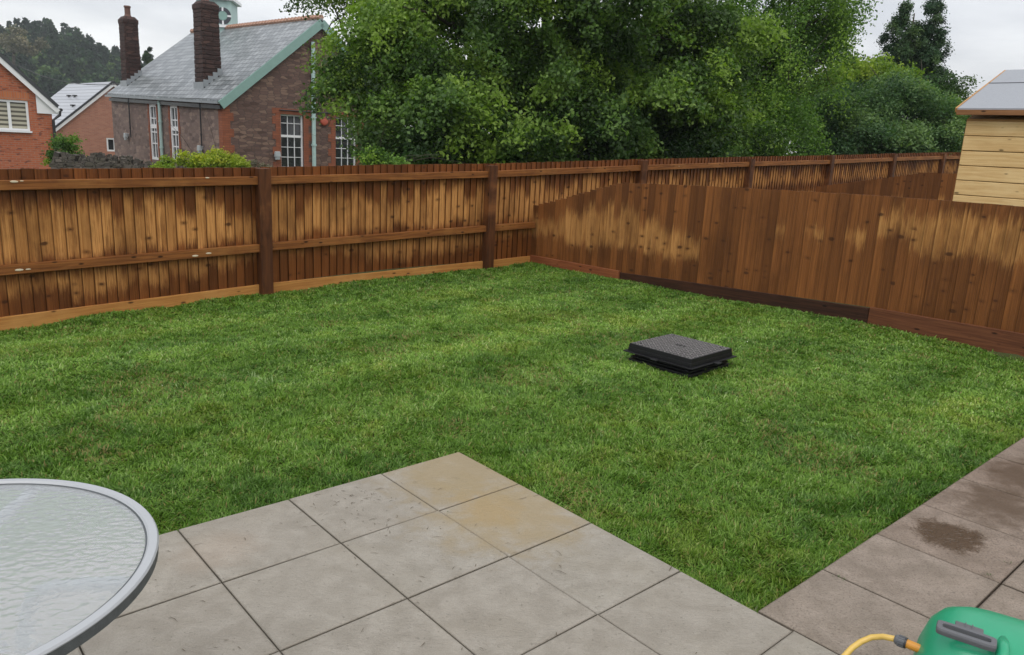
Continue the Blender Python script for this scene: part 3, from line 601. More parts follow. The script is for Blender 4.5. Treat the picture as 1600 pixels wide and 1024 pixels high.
plank(sh, 'fascia', W3(e0, -.108, ez+.012), W3(e1, -.108, ez+.012), .02, .055, M['fascia'])
plank(sh, 'barge_strip', W3(e0-.01, -.11, ez+.035), W3(e0-.01, SB, rz-.005), .018, .05, M['shed_trim'])

# ------------------------------------------------------------ walls with window openings
def wall_holes(mb, P0, D, Nn, s0, s1, z0, topf, holes, depth=.15, brk=()):
    xs = sorted({s0, s1, *[h[0] for h in holes], *[h[1] for h in holes], *brk}); xs = [x for x in xs if s0 <= x <= s1]
    P = lambda s, z, off=0: np.array([P0[0]+D[0]*s+Nn[0]*off, P0[1]+D[1]*s+Nn[1]*off, z])
    for a, b in zip(xs[:-1], xs[1:]):
        hs = sorted([(h[2], h[3]) for h in holes if h[0] <= a+1e-6 and h[1] >= b-1e-6]); z = z0
        for (h0, h1) in hs:
            if h0 > z: mb.add([P(a, z), P(b, z), P(b, h0), P(a, h0)], [(0, 1, 2, 3)])
            z = h1
        mb.add([P(a, z), P(b, z), P(b, topf(b)), P(a, topf(a))], [(0, 1, 2, 3)])
    for h in holes:
        a, b, c_, d_ = h
        mb.add([P(a, c_), P(b, c_), P(b, d_), P(a, d_), P(a, c_, -depth), P(b, c_, -depth), P(b, d_, -depth), P(a, d_, -depth)], [(0, 1, 5, 4), (1, 2, 6, 5), (2, 3, 7, 6), (3, 0, 4, 7)])
def window(parent, P0, D, Nn, h, cols, rows, mid=None, depth=.1, pane=None, fr=.06, bar=.025, name='window'):
    P = lambda s, z, off=0: np.array([P0[0]+D[0]*s+Nn[0]*off, P0[1]+D[1]*s+Nn[1]*off, z]); a, b, c_, d_ = h; ax = ((D[0], D[1], 0), (Nn[0], Nn[1], 0), (0, 0, 1))
    mb = MB(); o = -depth+.04; w_ = b-a; hh = d_-c_
    for s in (a+fr/2, b-fr/2): mb.box(P(s, (c_+d_)/2, o), (fr, .06, hh), ax)
    for z in (c_+fr/2, d_-fr/2): mb.box(P((a+b)/2, z, o), (w_-2*fr, .06, fr), ax)
    for z in (mid or []): mb.box(P((a+b)/2, z, o+.005), (w_-2*fr, .06, fr*1.6), ax)
    for i in range(1, cols): mb.box(P(a+fr+(w_-2*fr)*i/cols, (c_+d_)/2, o-.005), (bar, .04, hh-2*fr), ax)
    for z in rows: mb.box(P((a+b)/2, z, o-.008), (w_-2*fr, .03, bar), ax)
    f = mb.build(name, M['white'], parent); mb = MB(); mb.box(P((a+b)/2, (c_+d_)/2, -depth-.0), (w_, .01, hh), ax); mb.build('pane', pane or M['glass'], f); return f

# ------------------------------------------------------------ the old school
BE = R(45); G = np.array([cos(BE), sin(BE)]); LG = np.array([-sin(BE), cos(BE)])
P1 = at(347, 157, 30.); P1 = P1[:2]; ez = at(347, 157, 30.)[2]
wA, zA = hit(500, 33, P1, G); Ls, zL = hit(171, 147, P1, LG); Ls -= .2; RG = P1+G*wA; rL, zRL = hit(293.7, 55, RG, LG)
print('school', 'eave', ez, 'half', wA, zA, 'L', Ls, zL, 'ridgeL', rL, zRL)
ez2 = zL
gz = -3.2; sc_t = thing('stone_schoolhouse', (P1[0], P1[1], gz), 'old purple stone school building with slate roof, tall chimneys and a clock turret', 'building')
GN_ = np.array([G[1], -G[0]]); LNn = -G     # outward normals: gable faces us-right, long wall faces left
def gtop(s): return ez+(zA-ez)*(s/wA if s < wA else (2*wA-s)/wA)-.12
# windows on gable
def hrect(P0, D, x0, x1, yt, zb=None, yb=None):
    a, zt = hit(x0, yt, P0, D); b, _ = hit(x1, yt, P0, D); z0 = hit(x0, yb, P0, D)[1] if yb else zb; return [a, b, z0, zt]
gw1 = hrect(P1, G, 438, 474, 178, .1); gw2 = hrect(P1, G, 524, 557, 183, .1)
mb = MB(); wall_holes(mb, P1, G, GN_, 0, 2*wA, gz, gtop, [gw1, gw2], .18, (wA,))
lw1 = hrect(P1, LG, 243, 233, 163, .1); lw2 = hrect(P1, LG, 276, 266, 165, .1)
for w_ in (lw1, lw2):
    c_ = (w_[0]+w_[1])/2; w_[0], w_[1] = c_-.42, c_+.42
ltop = lambda s: ez+(ez2-ez)*s/Ls-.1
mb.build('gable_wall', M['stone'], sc_t); mb = MB(); wall_holes(mb, P1, LG, LNn, 0, Ls, gz, ltop, [lw1, lw2], .22); mb.f = [f[::-1] for f in mb.f]
mb.build('side_wall', M['stone_pale'], sc_t)
mb = MB(); P3_ = lambda g, l, z: np.array([P1[0]+G[0]*g+LG[0]*l, P1[1]+G[1]*g+LG[1]*l, z])
mb.add([P3_(0, Ls, gz), P3_(2*wA, Ls, gz), P3_(2*wA, Ls, ez2), P3_(wA, Ls, zRL-.1), P3_(0, Ls, ez2)], [(4, 3, 2, 1, 0)]); mb.add([P3_(2*wA, 0, gz), P3_(2*wA, Ls, gz), P3_(2*wA, Ls, ez2), P3_(2*wA, 0, ez)], [(0, 1, 2, 3)]); mb.build('rear_wall', M['stone'], sc_t)
zR0, zR1 = zA, zRL
o_ = .12; sl = (zA-ez)/wA
rp = [P3_(-o_, -.12, ez-o_*sl+.05), P3_(-o_, Ls+.15, ez2-o_*sl+.05), P3_(wA, Ls+.15, zR1+.05), P3_(wA, -.12, zR0+.05)]
rq = [P3_(2*wA+o_, Ls+.15, ez2-o_*sl+.05), P3_(2*wA+o_, -.12, ez-o_*sl+.05)]
mb = MB(); th = np.array([0, 0, .07]); mb.hexa([p for p in rp]+[p+th for p in rp]); mb.hexa([rp[3], rp[2], rq[0], rq[1]]+[p+th for p in (rp[3], rp[2], rq[0], rq[1])]); rf = mb.build('roof', M['slate'], sc_t)
mb = MB(); nr = 44
for i in range(nr):
    a = rp[3]+(rp[2]-rp[3])*i/nr; b = rp[3]+(rp[2]-rp[3])*(i+.93)/nr; up_ = np.array([0, 0, .14])
    mb.tube([a+up_*.6, b+up_*.6], .11, 6); mb.tube([b+up_*.62, b+up_*.62+(b-a)*.06], .14, 6)
mb.build('ridge_tiles', M['ridge'], rf)
mb = MB(); bo = lambda a, b: mb.beam(a+np.array([*(-LG*.04), -.14]), b+np.array([*(-LG*.04), -.14]), .05, .32)
bo(rp[0], rp[3]); bo(rp[3], rq[1]); mb.build('bargeboard', M['teal'], sc_t)
mb = MB(); mb.beam(P3_(-o_-.06, -.1, ez-o_*sl+.0), P3_(-o_-.06, Ls+.15, ez2-o_*sl+.0), .12, .09); mb.build('gutter', M['lead'], sc_t)
mb = MB(); mb.beam(P3_(-.06, -.02, ez-.26), P3_(-.06, Ls, ez2-.26), .09, .14); mb.build('eaves_board', M['black'], sc_t)
def pipe(x0, y0, y1, P0, D, Nn, rad, mat, nm='downpipe', off=.1):
    s, z = hit(x0, y0, P0, D); _, zb = hit(x0, y1, P0, D); c_ = P0+D*s+Nn*off; mb = MB(); mb.tube([(c_[0], c_[1], zb), (c_[0], c_[1], z)], rad, 8)
    for q in np.arange(zb+.4, z, 1.1): mb.tube([(c_[0], c_[1], q), (c_[0], c_[1], q+.08)], rad*1.35, 8)
    return mb.build(nm, mat, sc_t)
pipe(487, 66, 285, P1, G, GN_, .085, M['teal_light']); pipe(252, 153, 285, P1, LG, LNn, .07, M['teal_light']); pipe(204, 154, 215, P1, LG, LNn, .03, M['black'], 'conduit'); pipe(316, 157, 228, P1, LG, LNn, .03, M['black'], 'conduit')
pipe(478, 140, 174, P1, G, GN_, .03, M['black'], 'conduit', .05)
mb = MB(); s0_, z0_ = hit(436, 172, P1, G); s1_, z1_ = hit(526, 178, P1, G); c0, c1 = P1+G*s0_+GN_*.06, P1+G*s1_+GN_*.06; mb.tube([(c0[0], c0[1], z0_), (c1[0], c1[1], z1_)], .025, 6); mb.build('conduit', M['black'], sc_t)
# quoins: stepped brick dressings
mb = MB(); ax = ((G[0], G[1], 0), (GN_[0], GN_[1], 0), (0, 0, 1)); z = gz; k = 0; TC = []
while z < ez-.3:
    wq = .42 if k % 2 else .28; c_ = P1+G*(wq/2)+GN_*.008; mb.box((c_[0], c_[1], z+.15), (wq, .02, .3), ax); c_ = P1+LG*(.17)+LNn*.008; mb.box((c_[0], c_[1], z+.15), (.02, .34, .3), ((LNn[0], LNn[1], 0), (LG[0], LG[1], 0), (0, 0, 1))); z += .3; k += 1
mb.build('quoin', M['quoin'], sc_t)
def surround(h, P0, D, Nn, w0, w1, top=.22):
    mb = MB(); ax = ((D[0], D[1], 0), (Nn[0], Nn[1], 0), (0, 0, 1)); z = h[2]-.3; k = 0
    while z < h[3]:
        wq = w1 if k % 2 else w0; hh = min(.3, h[3]-z)
        for sgn, e in ((-1, h[0]), (1, h[1])): c_ = P0+D*(e+sgn*wq/2)+Nn*.006; mb.box((c_[0], c_[1], z+hh/2), (wq, .02, hh), ax)
        z += .3; k += 1
    c_ = P0+D*((h[0]+h[1])/2)+Nn*.008; mb.box((c_[0], c_[1], h[3]+top/2), (h[1]-h[0]+w1*2, .024, top), ax); return mb.build('window_surround', M['quoin'], sc_t)
for h in (gw1, gw2):
    surround(h, P1, G, GN_, .22, .36); zt = h[3]; hh = .78
    rows = [zt-.33-.02, zt-.95-.35, zt-.95-.75, zt-.95-1.15, zt-.95-1.55]; window(sc_t, P1, G, GN_, h, 3, rows, [zt-.86], .16)
for h in (lw1, lw2): surround(h, P1, LG, LNn, .14, .2, .16); window(sc_t, P1, LG, LNn, h, 2, [h[3]-.6, h[3]-1.2, h[3]-1.7], [h[3]-.95], .08, fr=.11, bar=.05)
# chimneys
def chimney(xb, yt, inb, wid, dep, pot=True):
    s, z = hit(xb, yt, P1+G*inb, LG); c_ = P1+G*inb+LG*s; ezs = ez+(ez2-ez)*s/Ls; zb = ezs-.2; ax = ((LG[0], LG[1], 0), (G[0], G[1], 0), (0, 0, 1)); mb = MB(); n = 22; hgt = z-zb
    for i in range(n):   # rough-hewn courses
        z0 = zb+hgt*i/n; t = 1-.10*i/n+random.uniform(-.015, .015); mb.box((c_[0], c_[1], z0+hgt/n/2), (wid*t, dep*t, hgt/n-.012), ax)
    mb.box((c_[0], c_[1], (zb+z)/2), (wid*.88, dep*.88, hgt), ax)
    mb.box((c_[0], c_[1], z-.10), (wid*.97, dep*.97, .20), ax); mb.box((c_[0], c_[1], z+.06), (wid*.93, dep*.93, .14), ax, taper=.7)
    ch = mb.build('chimney', M['stone_dark'], sc_t, bevel=.02)
    mb = MB(); mb.lathe((c_[0], c_[1], z+.1), [(.16, 0), (.17, .05), (.13, .12), (.13, .42), (.16, .45), (.15, .52), (.1, .52)], 12); mb.build('chimney_pot', M['pot'], ch)
    mb = MB(); u = np.array([G[0], G[1], sl]); u /= np.linalg.norm(u)
    for sg in (-1,):
        for i in range(4):
            b = c_-G*dep/2+G*(dep*(i+.5)/4); b = b+LG*sg*(wid/2+.02); zz = ezs+(inb-dep/2+dep*(i+.5)/4)*sl+.22; mb.box((b[0], b[1], zz), (.03, dep/4, .28), ax)
    b = c_-G*(dep/2+.02); mb.box((b[0], b[1], ezs+(inb-dep/2)*sl+.2), (wid*1.1, .03, .3), ax); mb.build('lead_flashing', M['lead'], ch)
    # slate saddle behind the stack
chimney(200, 31, .75, .78, .72); chimney(321, 8, .8, .86, .80)
# bell/clock turret straddling the ridge
ts, tz = hit(341, 42, RG, LG); tc_ = RG+LG*ts; axx = ((G[0], G[1], 0), (LG[0], LG[1], 0), (0, 0, 1))
cen = at(345, 24, tc_[1]-.6); tb = zR0-.5; hh = 1.05
az = R(8); T1 = np.array([cos(az), sin(az)]); T2 = np.array([T1[1], -T1[0]]); axx = ((T1[0], T1[1], 0), (T2[0], T2[1], 0), (0, 0, 1))
zt1 = at(345, 4, tc_[1])[2]; zb1 = at(345, 44, tc_[1])[2]
mb = MB(); Wt = 1.55; mb.box((tc_[0], tc_[1], (zt1+zb1)/2-.4), (Wt, Wt, zt1-zb1+.8), axx)
for sx in (-1, 1): b = tc_+T1*sx*(Wt/2-.06)+T2*(Wt/2); mb.box((b[0], b[1], (zt1+zb1)/2), (.14, .06, zt1-zb1), axx)
tu = mb.build('clock_turret', M['teal_light'], sc_t)
mb = MB(); mb.box((tc_[0], tc_[1], zt1+.06), (Wt+.36, Wt+.36, .14), axx); mb.box((tc_[0], tc_[1], zt1+.16), (Wt+.2, Wt+.2, .08), axx); mb.build('cornice', M['white'], tu); mb = MB(); mb.box((tc_[0], tc_[1], zb1), (Wt+.2, Wt+.2, .12), axx); mb.build('plinth', M['white'], tu)
mb = MB(); mb.box((tc_[0], tc_[1], zt1+.65), (Wt+.1, Wt+.1, .9), axx, taper=.15); mb.build('turret_roof', M['lead'], tu)
pc = at(347.5, 24.5, tc_[1]-Wt/2-.05); sF = float(np.dot(pc[:2]-tc_, T1)); cc = tc_+T1*sF+T2*(Wt/2+.02)
mb = MB(); rin, rou = .22, .385; n = 40
for q in range(4):
    a0 = q*pi/2+.14; a1 = (q+1)*pi/2-.14; vs = []; fs = []; k = 10
    for off in (0, .03):
        for i in range(k+1):
            a = a0+(a1-a0)*i/k
            for r_ in (rin, rou): b = cc+T1*(r_*cos(a))+T2*off; vs.append((b[0], b[1], pc[2]+r_*sin(a)))
    m_ = 2*(k+1)
    for i in range(k): fs += [(i*2, i*2+1, i*2+3, i*2+2), (m_+i*2, m_+i*2+1, m_+i*2+3, m_+i*2+2), (i*2+1, i*2+3, m_+i*2+3, m_+i*2+1), (i*2, i*2+2, m_+i*2+2, m_+i*2)]
    mb.add(vs, fs)
mb.build('clock_face', M['clock_ring'], tu)
for q in range(4): mb = MB(); a = q*pi/2; b = cc+T1*((rin+rou)/2*cos(a))+T2*.02; mb.box((b[0], b[1], pc[2]+(rin+rou)/2*sin(a)), (.17 if q % 2 == 0 else .08, .03, .17 if q % 2 else .08), axx); mb.build('hour_mark', M['white'], tu)
mb = MB(); mb.lathe((cc[0], cc[1], pc[2]), [(.21, 0), (.21, .02), (.2, .025)], 24, (axx[0], (0, 0, 1), (T2[0], T2[1], 0))); mb.build('clock_centre', M['teal'], tu)
# floodlights and bell box on the walls
for px, py, P0_, D_, N_ in ((201, 212, P1, LG, LNn), (317, 232, P1, LG, LNn), (431, 241, P1, G, GN_)):
    s, z = hit(px, py, P0_, D_); c_ = P0_+D_*s+N_*.14; ax_ = ((D_[0], D_[1], 0), (N_[0], N_[1], 0), (0, 0, 1)); mb = MB(); mb.box((c_[0], c_[1], z), (.26, .14, .22), ax_, taper=.8); mb.box((c_[0], c_[1], z-.16), (.2, .10, .12), ax_); c_ = P0_+D_*s+N_*.04; mb.box((c_[0], c_[1], z+.02), (.1, .1, .14), ax_); mb.build('floodlight', M['grey_lamp'], sc_t, bevel=.02)
s, z = hit(505, 190, P1, G); c_ = P1+G*s+GN_*.02; mb = MB(); mb.lathe((c_[0], c_[1], z), [(.17, 0), (.17, .08), (.13, .11), (.05, .12)], 20, ((G[0], G[1], 0), (0, 0, 1), (GN_[0], GN_[1], 0))); mb.build('bell_box', M['alarm'], sc_t)
for px, py in ((257, 134), (299, 133)):
    s, z = hit(px, py, P1+G*.9, LG); c_ = P1+G*.9+LG*s; mb = MB(); mb.beam((c_[0], c_[1], z), (c_[0]+LG[0]*.25, c_[1]+LG[1]*.25, z+.02), .2, .1); mb.build('roof_vent', M['black'], rf)

# ------------------------------------------------------------ orange-red house (left) and buff house behind
def house(nm, label, Pc, ang, halfw, depth, ez, rz, gz, brick, rooftile, holes=(), edge=.25, white=.2):
    """Pc: right-hand front corner of the gable (plan); gable runs to the left from it by 2*halfw"""
    D = np.array([-cos(ang), -sin(ang)]); Nn = np.array([sin(ang), -cos(ang)]); bk = -Nn
    t = thing(nm, (Pc[0], Pc[1], gz), label, 'house'); top = lambda s: ez+(rz-ez)*(s/halfw if s < halfw else 2-s/halfw)
    mb = MB(); wall_holes(mb, Pc, D, Nn, 0, 2*halfw, gz, top, holes, .1, (halfw,)); mb.f = [f[::-1] for f in mb.f]
    P = lambda s, b, z: np.array([Pc[0]+D[0]*s+bk[0]*b, Pc[1]+D[1]*s+bk[1]*b, z])
    mb.add([P(0, 0, gz), P(0, depth, gz), P(0, depth, ez), P(0, 0, ez)], [(0, 1, 2, 3)]); mb.add([P(2*halfw, 0, gz), P(2*halfw, depth, gz), P(2*halfw, depth, ez), P(2*halfw, 0, ez)], [(3, 2, 1, 0)]); mb.add([P(0, depth, gz), P(2*halfw, depth, gz), P(2*halfw, depth, ez), P(halfw, depth, rz), P(0, depth, ez)], [(0, 1, 2, 3, 4)])
    mb.build('wall', brick, t); sl = (rz-ez)/halfw; o = edge; f = -.12; th = np.array([0, 0, .09]); u0 = .03
    q = [P(-o, f, ez-o*sl+u0), P(-o, depth, ez-o*sl+u0), P(halfw, depth, rz+u0), P(halfw, f, rz+u0)]; q2 = [q[3], q[2], P(2*halfw+o, depth, ez-o*sl+u0), P(2*halfw+o, f, ez-o*sl+u0)]
    mb = MB(); mb.hexa(q+[p+th for p in q]); mb.hexa(q2+[p+th for p in q2]); mb.build('roof', rooftile, t)
    mb = MB()
    for a, b in ((q[0], q[3]), (q[3], q2[3])): a = a+np.array([*(Nn*.02), .1]); b = b+np.array([*(Nn*.02), .1]); mb.beam(a, b, .06, .11)
    mb.build('verge_tiles', M['tile_dark'], t); mb = MB()
    for a, b in ((q[0], q[3]), (q[3], q2[3])): a = a+np.array([*(Nn*.0), -white/2-.0]); b = b+np.array([*(Nn*.0), -white/2-.0]); mb.beam(a, b, .05, white)
    mb.build('bargeboard', M['white'], t); return t, D, Nn, P
Pc = at(80, 168, 28.)[:2]; a_r = R(38)
Dr = np.array([-cos(a_r), -sin(a_r)]); ezr = hit(80, 163, Pc, Dr)[1]; s_, z_ = hit(0, 92, Pc, Dr); slr = (z_-ezr)/s_; hw = 4.6
print('red', ezr, s_, z_, slr)
wr = hrect(Pc, Dr, 43, -50, 158, None, 205); wm_ = hit(13, 160, Pc, Dr)[0]; wr = [wr[0], 2*wm_-wr[0], wr[2], wr[3]]
wr2 = [wr[0]+3.4, wr[1]+3.4, wr[2], wr[3]]
rh, D, Nn, PP = house('brick_house', 'orange-red brick house with white-framed window and slatted blind', Pc, a_r, hw, 8, ezr, ezr+slr*hw, -3.0, M['brick_red'], M['tile_dark'], [wr, wr2], .2, .16)
for w_ in (wr, wr2):
    f_ = window(rh, Pc, D, Nn, w_, 2, [], None, .09, M['blind'], .07, .09)
mb = MB(); c_ = Pc+D*((wr[0]+wr[1])/2)+Nn*.006; axw = ((D[0], D[1], 0), (Nn[0], Nn[1], 0), (0, 0, 1)); mb.box((c_[0], c_[1], wr[3]+.14), (wr[1]-wr[0]+.1, .02, .27), axw); mb.build('soldier_course', M['brick_soldier'], rh)
mb = MB(); c_ = Pc+D*((wr[0]+wr[1])/2)+Nn*.03; mb.box((c_[0], c_[1], wr[2]-.03), (wr[1]-wr[0]+.1, .12, .06), axw); mb.build('window_sill', M['white'], rh)
mb = MB(); mb.prism([np.array([*(Pc+D*.45+Nn*.07), ezr+.40]), np.array([*(Pc-D*.22+Nn*.07), ezr-.22]), np.array([*(Pc-D*.22+Nn*.07), ezr-.34]), np.array([*(Pc+D*.45+Nn*.07), ezr-.34])], (-Nn[0]*.05, -Nn[1]*.05, 0)); mb.build('box_end', M['white'], rh)
mb = MB(); c_ = Pc-D*.02+Nn*.09; mb.tube([(*(Pc-D*.26+Nn*.02), ezr-.22), (*(Pc-D*.24+Nn*.05), ezr-.36), (c_[0], c_[1], ezr-.55), (c_[0], c_[1], -2.9)], .05, 8); mb.tube([(*(Pc-D*.30-Nn*.0), ezr-.18), (*(Pc-D*.30-Nn*6), ezr-.18)], .06, 8); mb.build('downpipe', M['black'], rh)

BB = R(47); GB = np.array([cos(BB), sin(BB)]); Pb = at(88, 197, 46.)[:2]; zeb = at(88, 200, 46.)[2]; sB, zB = hit(176, 131, Pb, GB); print('buff', zeb, sB, zB)
# same builder: mirror so that the visible left slope starts at the left corner
Pr = Pb+GB*2*sB
hb = hrect(Pr, -GB, 180, 166, 216, None, 237)
bh, D, Nn, PP = house('buff_house', 'buff-pink brick house with pale grey roof and a small square window', Pr, BB, sB, 8, zeb, zB, -3.0, M['brick_pink'], M['tile_pale'], [hb], .2, .16)
window(bh, Pr, D, Nn, hb, 1, [], None, .09, M['glass'], .1)
for px, py in ((109, 150), (118, 150), (115, 165)):
    A_ = Pb-np.array([0, 0]); LB = np.array([-sin(BB), cos(BB)]); sl_ = (zB-zeb)/sB; d_ = ray(px, py); n3 = np.cross(np.array([GB[0], GB[1], sl_]), np.array([LB[0], LB[1], 0])); t_ = np.dot(np.array([Pb[0], Pb[1], zeb+.14])-np.array([0, 0, CH]), n3)/np.dot(d_, n3); p = np.array([0, 0, CH])+d_*t_
    mb = MB(); mb.box(p, (.3, .3, .1), ((GB[0], GB[1], 0), (LB[0], LB[1], 0), (0, 0, 1))); mb.build('roof_vent', M['black'], bh)
mb = MB(); a_ = at(30, 103, 60); b_ = at(195, 131, 40); pts = [a_+(b_-a_)*t+np.array([0, 0, -.5*4*t*(1-t)]) for t in np.linspace(0, 1, 12)]; pts.insert(0, at(-200, 60, 60)); mb.tube(pts, .022, 5)
tag(mb.build('overhead_cable', M['cable'], origin=a_, uv=False), 'thin black overhead wire slung above the buff house roof', 'cable')

# ------------------------------------------------------------ ruined stone wall
mb = MB(); A_ = at(93, 245, 21.); B_ = at(292, 252, 21.); dd = B_-A_; dd[2] = 0; Lw = np.linalg.norm(dd); dd /= Lw; nn = np.array([dd[1], -dd[0], 0]); s = 0
prof = lambda s: float(np.interp(s/Lw, [0, .1, .25, .32, .5, .75, .9, 1], [at(93, y_, 21)[2] for y_ in (240, 240, 246, 238, 241, 249, 252, 252)]))
mb.box((A_+B_)/2*np.array([1, 1, 0])+np.array([0, 0, -1.2]), (Lw, .45, 3.), (dd, nn, (0, 0, 1)))
while s < Lw:
    for q in (-1, 0, 1):
        wd_ = random.uniform(.08, .22); hh = random.uniform(.25, .5); c_ = A_+dd*(s+random.uniform(-.05, .05))+nn*q*.14; tl = random.uniform(-.35, .35); u = np.array([dd[0]*sin(tl), dd[1]*sin(tl), cos(tl)]); e_ = np.cross(u, nn)
        zt = prof(s)+random.uniform(-.10, .06); mb.box((c_[0], c_[1], zt-hh/2), (wd_, random.uniform(.12, .2), hh), (e_, nn, u), taper=random.uniform(.5, .9))
    s += random.uniform(.09, .16)
s = 0
for _ in range(420):
    s = random.uniform(0, Lw); zt = prof(s); c_ = A_+dd*s+nn*.24; mb.box((c_[0], c_[1], random.uniform(-.6, zt-.15)), (random.uniform(.15, .35), random.uniform(.04, .12), random.uniform(.05, .12)), (dd, nn, (0, 0, 1)), taper=.85)
tag(mb.build('stone_wall', M['ruin'], origin=((A_+B_)/2*np.array([1, 1, 0])+np.array([0, 0, -2.6]))), 'rough dark dry-stone wall in front of the old school', 'wall')

# ------------------------------------------------------------ trees and shrubs
def limbs(mb, base, tgts, r0):
    base = np.array(base, float)
    cen = np.mean(tgts, axis=0); fork = base*.45+np.array([cen[0], cen[1], base[2]+(cen[2]-base[2])*.7])*.55
    n = 5; mb.tube([base+(fork-base)*t+np.array([random.uniform(-.05, .05), random.uniform(-.05, .05), 0])*(0 < t < 1) for t in np.linspace(0, 1, n)], list(np.linspace(r0*1.25, r0*.8, n)), 9)
    for T_ in tgts:
        T_ = np.array(T_); st = base+(fork-base)*random.uniform(.5, 1); mid = (st+T_)/2+np.array([random.uniform(-.3, .3), random.uniform(-.3, .3), random.uniform(0, .4)])
        pts = [st, st*.6+mid*.4, mid, mid*.4+T_*.6, T_]; mb.tube(pts, [r0*.5, r0*.4, r0*.28, r0*.16, r0*.05], 6)
        for _ in range(4):
            a = mid+(T_-mid)*random.uniform(0, .8); e = a+np.random.default_rng(random.randrange(10**6)).normal(size=3)*.7; mb.tube([a, (a+e)/2+np.array([0, 0, .1]), e], [r0*.14, r0*.09, r0*.03], 5)
def foliage(name, lobes, nclump, per, leaf, mat, parent, sub=(.5, .95), nsub=26, droop=.25, clr=.3, seed=1, aspect=.62, shell=.6, flat=.6, spread_tone=1., stuff=False):
    """lobes: list of (centre, radii). Sub-lobes sit on each lobe, leaf clusters on each sub-lobe."""
    g = np.random.default_rng(seed); C = []; Wt_ = []
    vol = np.array([np.prod(l[1])**(2/3) for l in lobes]); vol = vol/vol.sum()
    for (c_, r_), wgt in zip(lobes, vol):
        k = max(4, int(nsub*len(lobes)*wgt)); d = g.normal(size=(k, 3)); d /= np.linalg.norm(d, axis=1)[:, None]; rr = shell+(1-shell)*g.random(k)[:, None]**.5
        C.append(np.array(c_)+d*np.array(r_)*rr); Wt_.append(np.ones(k))
    C = np.concatenate(C); sr = g.uniform(sub[0], sub[1], len(C)); tone = g.random(len(C))
    ns = max(1, nclump//5); nclump = ns*5; i = g.integers(0, len(C), ns); d = g.normal(size=(ns, 3)); d[:, 2] += .3; d /= np.linalg.norm(d, axis=1)[:, None]
    o0 = C[i]+d*sr[i][:, None]*(.25+.5*g.random(ns)[:, None])*np.array([1, 1, .8]); out = d*np.array([1, 1, .35])+.35*g.normal(size=(ns, 3))*np.array([1, 1, .5]); out /= np.linalg.norm(out, axis=1)[:, None]
    Ls_ = sr[i]*(.5+.8*g.random(ns)); tt = np.linspace(.1, 1, 5)
    cc = (o0[:, None]+out[:, None]*(Ls_[:, None]*tt)[..., None]); cc[..., 2] -= Ls_[:, None]*droop*1.1*tt**2; cc = cc.reshape(-1, 3); d = np.repeat(d, 5, axis=0)
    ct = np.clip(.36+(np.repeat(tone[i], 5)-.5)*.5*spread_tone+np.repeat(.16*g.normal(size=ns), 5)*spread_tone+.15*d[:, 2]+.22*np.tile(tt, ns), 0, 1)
    clr = clr*(1.15-.35*np.repeat(np.tile(tt, ns), per))[:, None]
    n = nclump*per; ci = np.repeat(np.arange(nclump), per)
    off = g.normal(size=(n, 3))*clr*np.array([1, 1, flat]); hz = np.hypot(off[:, 0], off[:, 1]); off[:, 2] -= droop*hz
    p = cc[ci]+off
    nrm = g.normal(size=(n, 3))*.75+d[ci]*.6; nrm[:, 2] += .55; nrm /= np.linalg.norm(nrm, axis=1)[:, None]
    a = np.cross(nrm, g.normal(size=(n, 3))); a[:, 2] -= .35*droop*2; a -= nrm*(a*nrm).sum(1)[:, None]; a /= np.linalg.norm(a, axis=1)[:, None]; b = np.cross(nrm, a)
    s = leaf*(.6+.7*g.random(n))[:, None]
    V = np.stack([p-a*s*.5, p+b*s*aspect*.5+nrm*s*.08, p+a*s*.5-nrm*s*.05, p-b*s*aspect*.5+nrm*s*.08], 1)
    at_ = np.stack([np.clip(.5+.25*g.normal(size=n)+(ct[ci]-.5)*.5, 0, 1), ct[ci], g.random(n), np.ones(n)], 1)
    return raw_mesh(name, V, 4, [(0, 1, 2, 3)], mat, {'lc': at_}, parent=parent)
def tree(nm, label, base, lobes, r0, nclump, per, leaf, mat, cat='tree', group=None, nt=None, **kw):
    t = thing(nm, base, label, cat, group); mb = MB(); limbs(mb, base, [l[0] for l in lobes][:nt] if nt else [l[0] for l in lobes], r0); mb.build('trunk', M['bark'], t, smooth=True, uv=False)
    foliage('crown', lobes, nclump, per, leaf, mat, t, **kw); return t
def lob(px, py, Y, rx, ry, rz): return (at(px, py, Y), (rx, ry, rz))
def gnd(px, Y, dz=0): p = at(px, 250, Y); return np.array([p[0], p[1], float(ground_z(p[0], p[1]))-dz])

# the great dark maple filling the middle
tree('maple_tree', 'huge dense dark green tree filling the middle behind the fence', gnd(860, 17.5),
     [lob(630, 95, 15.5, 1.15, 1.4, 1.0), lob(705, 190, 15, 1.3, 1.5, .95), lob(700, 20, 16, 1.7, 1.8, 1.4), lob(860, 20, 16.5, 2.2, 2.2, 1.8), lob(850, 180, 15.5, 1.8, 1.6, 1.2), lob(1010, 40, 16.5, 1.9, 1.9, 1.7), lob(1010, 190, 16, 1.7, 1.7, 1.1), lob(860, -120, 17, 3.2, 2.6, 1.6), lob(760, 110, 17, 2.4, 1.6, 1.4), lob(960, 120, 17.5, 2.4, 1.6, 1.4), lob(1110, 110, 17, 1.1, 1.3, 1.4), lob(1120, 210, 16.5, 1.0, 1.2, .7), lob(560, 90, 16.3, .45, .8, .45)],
     .32, 6400, 50, .088, M['leaf_maple'], sub=(.3, .75), nsub=20, droop=.6, clr=.155, seed=3, spread_tone=1.25)
